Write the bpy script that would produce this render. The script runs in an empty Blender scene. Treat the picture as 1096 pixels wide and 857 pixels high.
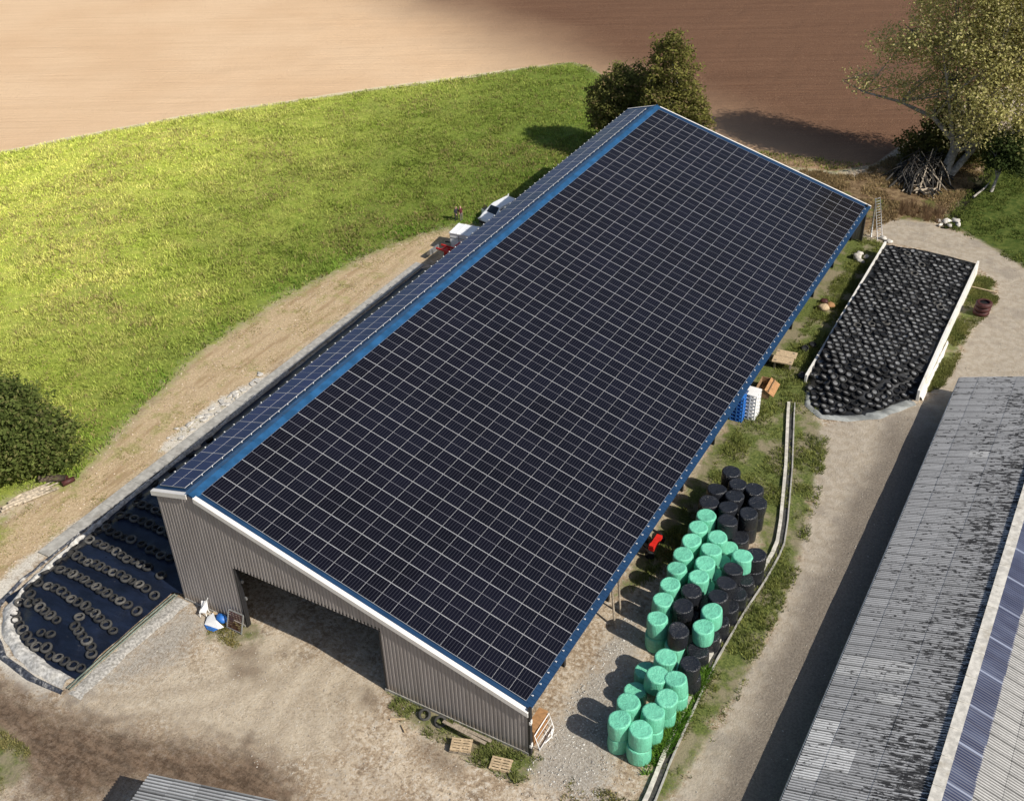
import bpy, math, random
import numpy as np
from mathutils import Vector, Matrix, noise as mnoise
random.seed(7); rng = np.random.default_rng(11)
sc = bpy.context.scene
COL = sc.collection
R = math.radians

# ------------------------------------------------------------------ materials
def nt_new(name):
    m = bpy.data.materials.new(name); m.use_nodes = True
    nt = m.node_tree; nt.nodes.clear()
    return m, nt
def N(nt, t, **k):
    n = nt.nodes.new(t)
    for a, v in k.items():
        if a.startswith('i_'): n.inputs[a[2:].replace('_', ' ')].default_value = v
        else: setattr(n, a, v)
    return n
def L(nt, a, b): nt.links.new(a, b)
def mixc(nt, fac, a, b, mode='MIX'):
    n = N(nt, 'ShaderNodeMix', data_type='RGBA', blend_type=mode)
    for sock, v in ((n.inputs[0], fac), (n.inputs[6], a), (n.inputs[7], b)):
        if hasattr(v, 'links'): L(nt, v, sock)
        elif isinstance(v, (int, float)): sock.default_value = v
        else: sock.default_value = (*v[:3], 1)
    return n.outputs[2]
def mth(nt, op, a, b=0.0, c=None, clamp=False):
    n = N(nt, 'ShaderNodeMath', operation=op, use_clamp=clamp)
    for i, v in enumerate((a, b) if c is None else (a, b, c)):
        if hasattr(v, 'links'): L(nt, v, n.inputs[i])
        else: n.inputs[i].default_value = v
    return n.outputs[0]
def smooth(nt, v, lo, hi):
    n = N(nt, 'ShaderNodeMapRange', interpolation_type='SMOOTHSTEP')
    L(nt, v, n.inputs[0]); n.inputs[1].default_value = lo; n.inputs[2].default_value = hi
    return n.outputs[0]
def noise_(nt, vec, scale, detail=3, rough=.55, dist=0):
    n = N(nt, 'ShaderNodeTexNoise'); n.inputs['Scale'].default_value = scale
    n.inputs['Detail'].default_value = detail; n.inputs['Roughness'].default_value = rough
    n.inputs['Distortion'].default_value = dist
    if vec is not None: L(nt, vec, n.inputs['Vector'])
    return n.outputs['Fac']
def mapping(nt, src, scale=(1,1,1), rot=(0,0,0)):
    n = N(nt, 'ShaderNodeMapping'); n.inputs['Scale'].default_value = scale; n.inputs['Rotation'].default_value = rot
    L(nt, src, n.inputs['Vector']); return n.outputs[0]
def finish(nt, col, rough=.7, metal=0, spec=.4, bump=None, bstr=.3, bdist=.05, extra=None):
    b = N(nt, 'ShaderNodeBsdfPrincipled'); o = N(nt, 'ShaderNodeOutputMaterial')
    if hasattr(col, 'links'): L(nt, col, b.inputs['Base Color'])
    else: b.inputs['Base Color'].default_value = (*col, 1)
    if hasattr(rough, 'links'): L(nt, rough, b.inputs['Roughness'])
    else: b.inputs['Roughness'].default_value = rough
    b.inputs['Metallic'].default_value = metal; b.inputs['Specular IOR Level'].default_value = spec
    if bump is not None:
        bn = N(nt, 'ShaderNodeBump'); bn.inputs['Strength'].default_value = bstr; bn.inputs['Distance'].default_value = bdist
        L(nt, bump, bn.inputs['Height']); L(nt, bn.outputs[0], b.inputs['Normal'])
    L(nt, b.outputs[0], o.inputs[0])
    return b
def simple(name, col, rough=.7, metal=0, var=.25, scale=3.0, bump=.0, spec=.4, dirt=None):
    m, nt = nt_new(name)
    tc = N(nt, 'ShaderNodeTexCoord').outputs['Object']
    f = noise_(nt, tc, scale, 4)
    lo = tuple(max(0, c*(1-var)) for c in col); hi = tuple(min(1, c*(1+var)) for c in col)
    c = mixc(nt, smooth(nt, f, .3, .7), lo, hi)
    if dirt:
        f2 = noise_(nt, tc, scale*.37, 5, .65)
        c = mixc(nt, smooth(nt, f2, .52, .72), c, dirt)
    finish(nt, c, rough, metal, spec, f if bump else None, bump, .02)
    return m
def attr_mat(name, rough=.7, spec=.3, trans=0.0, tint=(1,1,1), bump=0):
    """colour carried per vertex by the mesh (leaf by leaf, blade by blade, sheet by sheet)"""
    m, nt = nt_new(name)
    a = N(nt, 'ShaderNodeAttribute', attribute_name='Col')
    tc = N(nt, 'ShaderNodeTexCoord').outputs['Object']
    f = noise_(nt, tc, 4, 3)
    c = mixc(nt, 1.0, a.outputs['Color'], mixc(nt, f, (.75,.75,.75), (1.2,1.2,1.2)), 'MULTIPLY')
    if trans:
        d = N(nt, 'ShaderNodeBsdfDiffuse'); t = N(nt, 'ShaderNodeBsdfTranslucent'); g = N(nt, 'ShaderNodeMixShader'); o = N(nt, 'ShaderNodeOutputMaterial')
        L(nt, c, d.inputs[0]); L(nt, c, t.inputs[0]); g.inputs[0].default_value = trans
        L(nt, d.outputs[0], g.inputs[1]); L(nt, t.outputs[0], g.inputs[2]); L(nt, g.outputs[0], o.inputs[0])
    else: finish(nt, c, rough, 0, spec)
    return m

M = {}
def clad():
    m, nt = nt_new('cladding'); tc = N(nt, 'ShaderNodeTexCoord').outputs['Object']; sp_ = N(nt, 'ShaderNodeSeparateXYZ'); L(nt, tc, sp_.inputs[0])
    f = noise_(nt, mapping(nt, tc, (1.4,1.4,.16)), 1.6, 4, .6); g = noise_(nt, tc, 2.4, 5, .7)
    c = mixc(nt, smooth(nt, f, .3, .7), (.285,.260,.247), (.35,.322,.308))
    low = mth(nt, 'SUBTRACT', 1.0, smooth(nt, mth(nt, 'ADD', sp_.outputs[2], mth(nt, 'MULTIPLY', mth(nt, 'SUBTRACT', g, .5), 1.6)), .05, 1.0))
    c = mixc(nt, mth(nt, 'MULTIPLY', low, .6), c, (.30,.235,.17))
    finish(nt, c, .5, 0, .4); return m
M['cladding'] = clad()
M['black'] = simple('black_trim', (.02,.02,.022), .5)
M['white_trim'] = simple('white_trim', (.80,.77,.73), .5, 0, .04, 1)
M['blue_roof'] = simple('blue_sheet', (.011,.042,.105), .45, 0, .15, .8, dirt=(.014,.05,.115))
M['blue_cap'] = simple('blue_cap', (.019,.088,.205), .42, 0, .25, 1.3)
M['alu'] = simple('aluminium', (.56,.56,.57), .5, .2, .08)
M['clamp'] = simple('clamp', (.85,.85,.83), .4, .2, .05)
M['steel'] = simple('galvanised', (.42,.43,.43), .45, .6, .2)
M['timber'] = simple('timber', (.30,.19,.10), .8, 0, .3, 6)
M['pale_wood'] = simple('pale_wood', (.50,.38,.24), .85, 0, .25, 8)
M['grey_wood'] = simple('grey_wood', (.30,.25,.19), .9, 0, .35, 9)
M['orange_wood'] = simple('orange_board', (.40,.215,.095), .75, 0, .2, 4)
M['concrete'] = simple('concrete', (.40,.385,.35), .9, 0, .2, 2.5, .3, .2, dirt=(.27,.25,.22))
M['pale_concrete'] = simple('pale_concrete', (.62,.59,.53), .9, 0, .2, 3, .3, .2, dirt=(.45,.41,.34))
M['white_sheet'] = simple('white_sheet', (.78,.76,.71), .55, 0, .08, 1.5, .3, dirt=(.6,.55,.46))
M['white_concrete'] = simple('white_concrete', (.60,.57,.50), .9, 0, .2, 3, .3, .2, dirt=(.45,.41,.34))
M['gully'] = simple('gully', (.055,.055,.05), .7, 0, .4, 5)
M['sand'] = simple('pale_sand', (.50,.485,.455), .95, 0, .35, 4.5, .8, .1, dirt=(.33,.32,.29))
M['rubber'] = simple('worn_rubber', (.030,.0295,.029), .85, 0, .45, 4, .3)
M['rubber_pale'] = simple('dusty_rubber', (.092,.088,.081), .9, 0, .4, 4, .3)
M['rubber_mid'] = simple('faded_rubber', (.05,.0485,.046), .85, 0, .45, 4, .3)
M['rubber_dark'] = simple('dark_rubber', (.016,.016,.017), .8, 0, .5, 4, .3, .22)
M['water_sheen'] = simple('dusty_water_sheen', (.20,.203,.206), .5, 0, .5, 1.1, 0, .3)  # dusty film, paled: sky reflected in water is put into the colour
M['red'] = simple('red_paint', (.62,.025,.018), .4, 0, .15)
M['brown_red'] = simple('brown_red', (.07,.022,.02), .6, 0, .3, 5)
M['blue_plastic'] = simple('blue_plastic', (.03,.16,.52), .45, 0, .15)
M['white_plastic'] = simple('white_plastic', (.85,.85,.84), .4, 0, .04)
M['car_white'] = simple('car_white', (.88,.89,.90), .25, 0, .03, 1, 0, .6)
M['glass_dark'] = simple('dark_glass', (.012,.018,.025), .08, 0, .2, 1, 0, .8)
M['bark_pale'] = simple('pale_bark', (.30,.28,.25), .95, 0, .4, 3, .6)
M['bark'] = simple('bark', (.12,.09,.065), .95, 0, .4, 4, .6)
M['dead_wood'] = simple('dead_wood', (.46,.39,.30), .95, 0, .4, 5)
M['pole_wood'] = simple('weathered_pole', (.05,.046,.042), .95, 0, .6, 1.3)
M['leaf'] = attr_mat('leaf', trans=.42)
M['blade'] = attr_mat('grass_blade', trans=.25)
M['sheet'] = None
M['stone'] = simple('stone', (.55,.52,.47), .95, 0, .4, 2)
M['skin'] = simple('skin', (.55,.33,.24), .6, 0, .05)
M['cloth_dark'] = simple('dark_cloth', (.03,.03,.04), .9, 0, .2)
M['cloth_red'] = simple('maroon_cloth', (.10,.022,.03), .9, 0, .2)
M['cloth_grey'] = simple('grey_cloth', (.20,.18,.17), .9, 0, .2)
M['hair'] = simple('grey_hair', (.30,.26,.22), .8)

def film(name, col, rough):
    m, nt = nt_new(name); tc = N(nt, 'ShaderNodeTexCoord').outputs['Object']
    a = noise_(nt, mapping(nt, tc, (7,7,1.4)), 1.0, 4, .6, .4)
    b = noise_(nt, tc, 9, 3, .6, 1.2)
    info = N(nt, 'ShaderNodeObjectInfo').outputs['Random']
    c = mixc(nt, smooth(nt, a, .3, .7), tuple(x*.86 for x in col), tuple(min(1,x*1.1) for x in col))
    c = mixc(nt, mth(nt, 'MULTIPLY', info, .3), c, tuple(x*.72 for x in col))
    sp_ = N(nt, 'ShaderNodeSeparateXYZ'); L(nt, tc, sp_.inputs[0])
    lap = mth(nt, 'FRACT', mth(nt, 'ADD', mth(nt, 'MULTIPLY', sp_.outputs[2], 3.4), mth(nt, 'MULTIPLY', b, .35)))
    c = mixc(nt, mth(nt, 'MULTIPLY', mth(nt, 'LESS_THAN', lap, .12), .35), c, tuple(x*.6 for x in col))
    c = mixc(nt, mth(nt, 'MULTIPLY', smooth(nt, noise_(nt, tc, 2.1, 6, .7), .6, .75), .45), c, (.30,.27,.21))
    h = mth(nt, 'ADD', mth(nt, 'ADD', a, mth(nt, 'MULTIPLY', lap, .5)), mth(nt, 'MULTIPLY', b, .6))
    finish(nt, c, rough, 0, .5, h, .8, .07)
    return m
M['mint'] = film('mint_film', (.19,.64,.43), .36)
M['black_film'] = film('black_film', (.019,.021,.027), .27)

def tarp(name, col, rough, sc_=.9):
    m, nt = nt_new(name); tc = N(nt, 'ShaderNodeTexCoord').outputs['Object']
    a = noise_(nt, mapping(nt, tc, (.5,1.6,1)), sc_, 5, .6, .5)
    b = noise_(nt, tc, 5, 4, .65, .8)
    c = mixc(nt, smooth(nt, a, .35, .68), tuple(x*.7 for x in col), tuple(x*1.5 for x in col))
    c = mixc(nt, smooth(nt, noise_(nt, tc, 2.2, 6, .7), .62, .85), c, (.10,.10,.10))
    finish(nt, c, rough, 0, .45, mth(nt, 'ADD', a, mth(nt, 'MULTIPLY', b, .35)), .5, .15)
    return m
M['tarp_blue'] = tarp('blue_black_cover', (.006,.010,.023), .42)
M['tarp_black'] = tarp('black_cover', (.018,.019,.021), .4)
M['plastic_edge'] = simple('creased_plastic', (.05,.055,.07), .4, 0, .6, 6, .8, .5, dirt=(.45,.44,.42))
M['tarp_grey'] = tarp('grey_cover', (.26,.27,.26), .6)

def panel_mat(name, dark, line):
    m, nt = nt_new(name)
    uv = N(nt, 'ShaderNodeUVMap', uv_map='UVMap').outputs[0]
    s = N(nt, 'ShaderNodeSeparateXYZ'); L(nt, uv, s.inputs[0])
    def lines(v, n, half):
        fr = mth(nt, 'FRACT', mth(nt, 'MULTIPLY', v, n))
        d = mth(nt, 'ABSOLUTE', mth(nt, 'SUBTRACT', fr, .5))
        return mth(nt, 'GREATER_THAN', d, .5-half)
    cu = lines(s.outputs[0], 18, .028); cv = lines(s.outputs[1], 6, .075)
    mid = mth(nt, 'LESS_THAN', mth(nt, 'ABSOLUTE', mth(nt, 'SUBTRACT', s.outputs[0], .5)), .0078)
    tc = N(nt, 'ShaderNodeTexCoord').outputs['Object']
    geo = N(nt, 'ShaderNodeNewGeometry').outputs['Position']
    big = noise_(nt, geo, .12, 3)
    sp_ = N(nt, 'ShaderNodeSeparateXYZ'); L(nt, geo, sp_.inputs[0])
    cid = N(nt, 'ShaderNodeCombineXYZ'); L(nt, mth(nt, 'FLOOR', mth(nt, 'DIVIDE', sp_.outputs[0], 1.154*math.cos(.2723))), cid.inputs[0]); L(nt, mth(nt, 'FLOOR', mth(nt, 'DIVIDE', sp_.outputs[1], 1.8587)), cid.inputs[1])
    wn_ = N(nt, 'ShaderNodeTexWhiteNoise', noise_dimensions='3D'); L(nt, cid.outputs[0], wn_.inputs['Vector']); pid = wn_.outputs['Value']
    c = mixc(nt, mth(nt, 'ADD', mth(nt, 'MULTIPLY', smooth(nt, big, .3, .7), .5), mth(nt, 'MULTIPLY', pid, .5)), dark, tuple(x*q for x, q in zip(dark, (1.9, 2.0, 2.3))))
    c = mixc(nt, mth(nt, 'MULTIPLY', cu, .55), c, line)
    c = mixc(nt, mth(nt, 'MULTIPLY', cv, .9), c, line)
    c = mixc(nt, mid, c, (.21,.21,.235))
    rough = mth(nt, 'ADD', mth(nt, 'MULTIPLY', pid, .10), mth(nt, 'ADD', mth(nt, 'MULTIPLY', big, .10), .07))
    finish(nt, c, rough, 0, .22)
    return m
M['cell'] = panel_mat('solar_cell', (.0030,.0030,.0058), (.044,.044,.054))
M['cell_sky'] = panel_mat('solar_cell_sky_tint', (.008,.012,.045), (.03,.04,.09))  # same cells, bluer: sky reflection put into the base colour

# ------------------------------------------------------------------ mesh helpers
def npmesh(name, V, F, mats, mi=None, col=None, uv=None, smooth_=False):
    V = np.asarray(V, np.float32); F = np.asarray(F, np.int32)
    me = bpy.data.meshes.new(name); k = F.shape[1]
    me.vertices.add(len(V)); me.vertices.foreach_set('co', V.ravel())
    me.loops.add(F.size); me.loops.foreach_set('vertex_index', F.ravel())
    me.polygons.add(len(F)); me.polygons.foreach_set('loop_start', np.arange(0, F.size, k, dtype=np.int32))
    me.polygons.foreach_set('loop_total', np.full(len(F), k, np.int32))
    for m in (mats if isinstance(mats, (list, tuple)) else [mats]): me.materials.append(m)
    if mi is not None: me.polygons.foreach_set('material_index', np.asarray(mi, np.int32))
    me.polygons.foreach_set('use_smooth', np.full(len(F), bool(smooth_)))
    if col is not None:
        a = me.color_attributes.new('Col', 'FLOAT_COLOR', 'POINT')
        c = np.ones((len(V), 4), np.float32); c[:, :3] = col; a.data.foreach_set('color', c.ravel())
    if uv is not None:
        l = me.uv_layers.new(name='UVMap'); l.data.foreach_set('uv', np.asarray(uv, np.float32).ravel())
    me.update(); me.validate()
    return me
class MB:
    """collects boxes, tubes and rings into ONE mesh"""
    def __init__(s): s.v = []; s.f = []; s.m = []; s.sm = []
    def face(s, pts, m=0, sm=False):
        b = len(s.v); s.v += [tuple(p) for p in pts]; s.f.append(tuple(range(b, b+len(pts)))); s.m.append(m); s.sm.append(sm)
    def hexa(s, p, m=0):
        b = len(s.v); s.v += [tuple(q) for q in p]
        for f in ((3,2,1,0),(4,5,6,7),(0,1,5,4),(1,2,6,5),(2,3,7,6),(3,0,4,7)):
            s.f.append(tuple(b+i for i in f)); s.m.append(m); s.sm.append(False)
    def box(s, c, d, m=0, rz=0, mat=None):
        hx, hy, hz = d[0]/2, d[1]/2, d[2]/2
        P = [Vector((x, y, z)) for z in (-hz, hz) for x, y in ((-hx,-hy),(hx,-hy),(hx,hy),(-hx,hy))]
        T = Matrix.Translation(c) @ (mat if mat else Matrix.Rotation(rz, 4, 'Z'))
        s.hexa([T @ q for q in P], m); return s
    def bar(s, a, b, w, h, m=0):
        a, b = Vector(a), Vector(b); d = (b-a); ln = d.length; d.normalize()
        x = d.cross(Vector((0,0,1)))
        if x.length < 1e-4: x = Vector((1,0,0))
        x.normalize(); z = x.cross(d)
        P = []
        for q in (a, b):
            P += [q - x*w/2 - z*h/2, q + x*w/2 - z*h/2, q + x*w/2 + z*h/2, q - x*w/2 + z*h/2]
        s.hexa(P, m); return s
    def tube(s, pts, rad, n=8, m=0, cap=True):
        pts = [Vector(p) for p in pts]
        rad = rad if isinstance(rad, (list, tuple)) else [rad]*len(pts)
        b0 = len(s.v); up = Vector((.31,.17,.93))
        for i, p in enumerate(pts):
            d = (pts[min(i+1, len(pts)-1)] - pts[max(i-1, 0)]).normalized()
            x = d.cross(up)
            if x.length < .05: x = d.cross(Vector((1,0,0)))
            x.normalize(); y = d.cross(x)
            for k in range(n):
                a = 2*math.pi*k/n; s.v.append(tuple(p + (x*math.cos(a) + y*math.sin(a))*rad[i]))
        for i in range(len(pts)-1):
            for k in range(n):
                a, c = b0+i*n+k, b0+i*n+(k+1) % n
                s.f.append((a, c, c+n, a+n)); s.m.append(m); s.sm.append(True)
        if cap:
            s.f.append(tuple(b0+k for k in range(n))); s.m.append(m); s.sm.append(False)
            e = b0+(len(pts)-1)*n; s.f.append(tuple(e+k for k in reversed(range(n)))); s.m.append(m); s.sm.append(False)
        return s
    def lathe(s, prof, n=20, m=0, T=None, closed=False, wob=0):
        b0 = len(s.v); T = T or Matrix.Identity(4); np_ = len(prof)
        for k in range(n):
            a = 2*math.pi*k/n
            for (r, z) in prof:
                w = 1 + wob*random.uniform(-1, 1)
                s.v.append(tuple(T @ Vector((r*w*math.cos(a), r*w*math.sin(a), z))))
        q = np_ if closed else np_-1
        for k in range(n):
            for j in range(q):
                a = b0+k*np_+j; bq = b0+k*np_+(j+1) % np_; c = b0+((k+1) % n)*np_+(j+1) % np_; d = b0+((k+1) % n)*np_+j
                s.f.append((a, d, c, bq)); s.m.append(m); s.sm.append(True)
        return s
    def mesh(s, name, mats):
        me = bpy.data.meshes.new(name); me.from_pydata(s.v, [], s.f)
        for m in (mats if isinstance(mats, (list, tuple)) else [mats]): me.materials.append(m)
        me.polygons.foreach_set('material_index', s.m); me.polygons.foreach_set('use_smooth', s.sm)
        me.update(); return me
    def build(s, name, mats, parent=None, loc=(0,0,0)): return link(name, s.mesh(name, mats), parent, loc)
def link(name, data, parent=None, loc=(0,0,0), rz=0):
    o = bpy.data.objects.new(name, data); COL.objects.link(o); o.parent = parent; o.location = loc; o.rotation_euler = (0,0,rz); return o
def tag(o, label=None, cat=None, group=None, kind=None):
    if label: o['label'] = label
    if cat: o['category'] = cat
    if group: o['group'] = group
    if kind: o['kind'] = kind
    return o
def thing(name, label, cat, loc=(0,0,0), rz=0, group=None):
    return tag(link(name, None, None, loc, rz), label, cat, group)
ORD = ['first','second','third','fourth','fifth','sixth','seventh','eighth','ninth','tenth','eleventh','twelfth','thirteenth','fourteenth','fifteenth','sixteenth']

# ------------------------------------------------------------------ camera, light
cam = bpy.data.cameras.new('camera'); co = bpy.data.objects.new('camera', cam); COL.objects.link(co); sc.camera = co
cam.sensor_width = 36; cam.lens = 1205.93/1096*36; cam.clip_end = 3000; cam.clip_start = .5
fw = Vector((-0.41341,0.70037,-0.58187)); rt = Vector((0.87027,0.49187,-0.02627)); up = Vector((-0.26781,0.51725,0.81285))
m3 = Matrix((rt, up, -fw)).transposed(); co.matrix_world = Matrix.Translation((42.863,-35.444,53.721)) @ m3.to_4x4()
SUN_EL, SUN_AZ = R(40), R(97.3)
sdir = Vector((math.sin(SUN_AZ)*math.cos(SUN_EL), math.cos(SUN_AZ)*math.cos(SUN_EL), math.sin(SUN_EL)))
sun = bpy.data.lights.new('sun', 'SUN'); sun.energy = 5.0; sun.angle = R(.53); sun.color = (1,.94,.84)
so = bpy.data.objects.new('sun', sun); COL.objects.link(so); so.rotation_euler = sdir.to_track_quat('Z','Y').to_euler(); so.location = (80,20,80)
w = bpy.data.worlds.new('World'); sc.world = w; w.use_nodes = True
wn = w.node_tree; bg = wn.nodes['Background']; sky = wn.nodes.new('ShaderNodeTexSky')
sky.sky_type = 'NISHITA'; sky.sun_disc = False; sky.sun_elevation = SUN_EL; sky.sun_rotation = SUN_AZ; sky.air_density = 1; sky.dust_density = 1.5
wn.links.new(sky.outputs[0], bg.inputs[0]); bg.inputs[1].default_value = .090
sc.view_settings.view_transform = 'Standard'; sc.view_settings.look = 'None'; sc.view_settings.exposure = 0

# ------------------------------------------------------------------ terrain
def sd_poly(P, X, Y):
    P = np.asarray(P, float); n = len(P); d = np.full(X.shape, 1e18); ins = np.zeros(X.shape, bool)
    for i in range(n):
        a = P[i]; b = P[(i+1) % n]; e = b-a
        wx, wy = X-a[0], Y-a[1]; t = np.clip((wx*e[0]+wy*e[1])/(e@e+1e-12), 0, 1)
        d = np.minimum(d, (wx-e[0]*t)**2+(wy-e[1]*t)**2)
        c = ((a[1] <= Y) & (b[1] > Y)) | ((b[1] <= Y) & (a[1] > Y))
        xi = a[0] + (Y-a[1])/(e[1] if abs(e[1]) > 1e-9 else 1e-9)*e[0]
        ins ^= c & (X < xi)
    return np.where(ins, 1, -1)*np.sqrt(d)
FIELD_EDGE = [(-400,-420),(-150,-65),(-110,-5),(-76.4,45.7),(-70.3,55.1),(-63.7,64.9),(-55.6,73.8),(-47.4,83.4),(-38.4,92.9),(-33,99.1),(-28,104.3),(-25,103.6),(-20,100),(-13,92),(-4,85),(8,83),(15,84.5),(18.5,88),(20,95),(24,112),(40,150),(90,260),(200,420)]
FIELD = FIELD_EDGE + [(200,900),(-900,900),(-900,-420)]
MEADOW = FIELD_EDGE[:18] + [(-9,84),(-2,80),(-1,71),(-4.4,70),(-4.4,57),(-12.5,56.5),(-16.3,53),(-18.4,50.7),(-20.4,45.2),(-22.9,33.5),(-23.5,23.2),(-21.4,12.5),(-19.6,5),(-22,2),(-24,-2.5),(-25,-12),(-30,-30),(-60,-200),(-200,-420)]
GREEN_FAR = [(29.2,76.4),(28.6,80),(30,90),(31,110),(60,170),(300,300),(300,50),(60,60),(48,63.5),(37.5,71),(32.3,74.9)]
ROUGH = [(18,84),(8,82),(-2,80),(-1,70.5),(22,70.6),(23.5,75.3),(28.2,77),(28.6,80),(29.5,90),(30,100),(24,104),(21,95)]
ROAD = [(31,-60),(30.9,.6),(31.4,7),(31.7,16),(31.2,22),(30,29),(28.7,34),(28,37.3),(28.5,38.3),(31.5,40.4),(34.2,44),(35.2,48),(35.6,58),(36.6,62.5),(36,66),(34.2,68.5),(33,69.8),(28,70.2),(24.6,70.0),(23,73.5),(22.5,75.2),(28,76.3),(32.5,74.6),(37.6,70.6),(45,66),(70,58),(70,46),(60,45),(41,45.5),(36.9,45.3),(36.6,30),(36.6,-60)]
VERGE = [(21.5,13),(21.5,28),(20.5,46),(20.5,70),(24.6,69.6),(25,66),(24.9,44),(27.2,38.2),(28.4,37),(30,29.5),(31.1,22),(31.6,16),(31.2,7),(30.8,.6),(30.9,-20),(29,-20),(29.2,.5),(28.9,8),(29.2,20),(27,25),(25,28),(24,18)]
VERGE2 = [(33.9,46),(34.9,47.5),(35.3,58),(36.4,62.5),(35.8,66),(34,68),(33.9,66)]
DAMP = [(-30,-14.5),(-14,-10.9),(-6,-11.2),(0,-10.3),(5,-8.8),(9,-7.6),(13,-8.6),(12,-11),(4,-13),(2,-16.5),(-3,-15.3),(-5,-14.5),(-9,-15.5),(-20,-20),(-30,-20)]
TRACK = [(-12,56.5),(-16.3,53),(-18.4,50.7),(-20.4,45.2),(-22.9,33.5),(-23.5,23.2),(-21.4,12.5),(-19.6,5),(-20.5,0),(-22,-8),(-16,-8.5),(-15.6,-5),(-15.7,44),(-12,50)]
PALE = [(-17.4,16),(-16.4,21.5),(-15.5,24.5),(-15.3,11),(-16.6,10.5)]
PALE2 = [(-15.9,2),(-16.2,-2),(-16,-6),(-14.5,-9),(-11,-10.6),(-5.5,-11),(-5,-9.6),(-10,-9.4),(-14,-7),(-15,-4),(-15,2)]
GRAVEL_L = [(-3.2,-1),(-.8,-1.6),(0,-4.5),(-1.5,-7.5),(-4.8,-9.8),(-3.2,-9.8)]
GRAVEL = [(22.9,-1.5),(27.5,-2),(27,2),(26,5),(24.5,9),(23.6,13),(22.9,14)]
SPOTP = [[(1.6,-2.3),(3.2,-1.6),(4.2,-2.2),(2.6,-3.2)],[(3.0,-3.3),(4.8,-2.7),(5.6,-3.4),(3.8,-4.1)],[(11.2,-1.0),(12.9,-1.2),(13.4,-2.2),(11.8,-1.9)],[(16.5,-2.6),(19.5,-2.8),(20,-3.8),(17,-3.6)]]
LITE = [(2,-.6),(12.6,-.6),(12,-3.5),(13,-7),(9,-8),(6,-8.3),(-1,-10),(-3.5,-10),(-3,-7.5),(1,-4)]
GRASS_L = [(-2.2,-15.2),(-3.2,-14.2),(-6,-13.8),(-9,-15),(-9,-22),(-3,-20)]
WEED_F = [(12.9,-.55),(15,-1.8),(18,-1.9),(20,-2.2),(22.5,-2.5),(23.3,-1.7),(23,-.4),(12.9,-.3)]
WEED_L = [(-.7,-.6),(.2,-2.2),(2,-2),(3,-.8),(2.2,-.2),(-.5,-.4)]
def spaced(a, b, s): return list(np.arange(a, b, s))
xs = np.array([-900,-600,-420,-300,-220,-170]+spaced(-140,-70,3)+spaced(-70,-32,1.2)+spaced(-32,50,.45)+spaced(50,80,2)+[85,100,130,180,260,400,700])
ys = np.array([-420,-250,-150,-90,-60,-45]+spaced(-32,-20,2)+spaced(-20,62,.45)+spaced(62,110,.8)+spaced(110,175,2.5)+[180,200,240,300,420,600,900])
GX, GY = np.meshgrid(xs, ys)
def vnoise(X, Y, s, seed=0):
    """smooth value noise on arrays"""
    r = np.random.default_rng(seed).random((256,256)); x = X/s+1000.5; y = Y/s+1000.5
    xi = np.floor(x).astype(int); yi = np.floor(y).astype(int); fx = x-xi; fy = y-yi
    fx = fx*fx*(3-2*fx); fy = fy*fy*(3-2*fy)
    g = lambda a, b: r[a % 256, b % 256]
    return (g(xi,yi)*(1-fx)+g(xi+1,yi)*fx)*(1-fy)+(g(xi,yi+1)*(1-fx)+g(xi+1,yi+1)*fx)*fy
def union(*ps): 
    d = None
    for p in ps:
        q = sd_poly(p, GX, GY); d = q if d is None else np.maximum(d, q)
    return d
PATCH = [(-24,-3.2),(-21.4,-1.0),(-19.9,-1.6),(-19.6,-3.4),(-21.5,-5.5),(-26,-8)]
def dline(P):
    P = np.array(P, float); d = np.full(GX.shape, 1e9)
    for a, b in zip(P[:-1], P[1:]):
        e = b-a; t = np.clip(((GX-a[0])*e[0]+(GY-a[1])*e[1])/(e@e), 0, 1); d = np.minimum(d, np.hypot(GX-a[0]-e[0]*t, GY-a[1]-e[1]*t))
    return d
def ruts():
    o = np.full(GX.shape, -9.0)
    for P in ([(6.5,3),(5.8,-2),(3.5,-6),(-1,-9.5),(-9,-12.5),(-20,-15)], [(9,3),(9.5,-2),(12,-5.5),(18,-7.5),(27,-8)], [(8,2),(7.6,-3),(8.4,-7),(12,-11)], [(32.6,-20),(32.6,8),(32.9,20),(32.2,30),(31,37)]):
        for q in (-.85, .85): o = np.maximum(o, .34-dline(off_path(P, q)))
    return o
def off_path(P, o):
    P = np.array(P, float); T = np.gradient(P,axis=0); T /= np.linalg.norm(T,axis=1)[:,None]; return P+np.stack([-T[:,1],T[:,0]],-1)*o
SD = dict(meadow=union(MEADOW, PATCH), green=union(GREEN_FAR), field=union(FIELD), road=union(ROAD), rough=union(ROUGH), verge=union(VERGE, VERGE2, WEED_F, WEED_L, GRASS_L), damp=union(DAMP), track=union(TRACK), pale=union(PALE, PALE2), gravel=union(GRAVEL, GRAVEL_L), lite=union(LITE), spot=union(*SPOTP), rut=ruts(), ditch=union([(28.6,76.2),(29.5,76.4),(30.4,88.4),(31.2,97),(30.0,97),(29.3,88.4)]))
GZ = (vnoise(GX,GY,1.3,1)-.5)*.05 + (vnoise(GX,GY,.6,2)-.5)*.025
GZ += np.where(SD['meadow'] > .3, (vnoise(GX,GY,2.2,3)-.5)*.16 + (vnoise(GX,GY,.9,4)-.5)*.09, 0)
GZ += np.where(SD['field'] > .5, (vnoise(GX,GY,1.6,5)-.5)*.10, 0)
GZ = np.where((GX > -3.6) & (GX < 22.7) & (GY > -.5) & (GY < 70), GZ*.3, GZ) - .03

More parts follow.
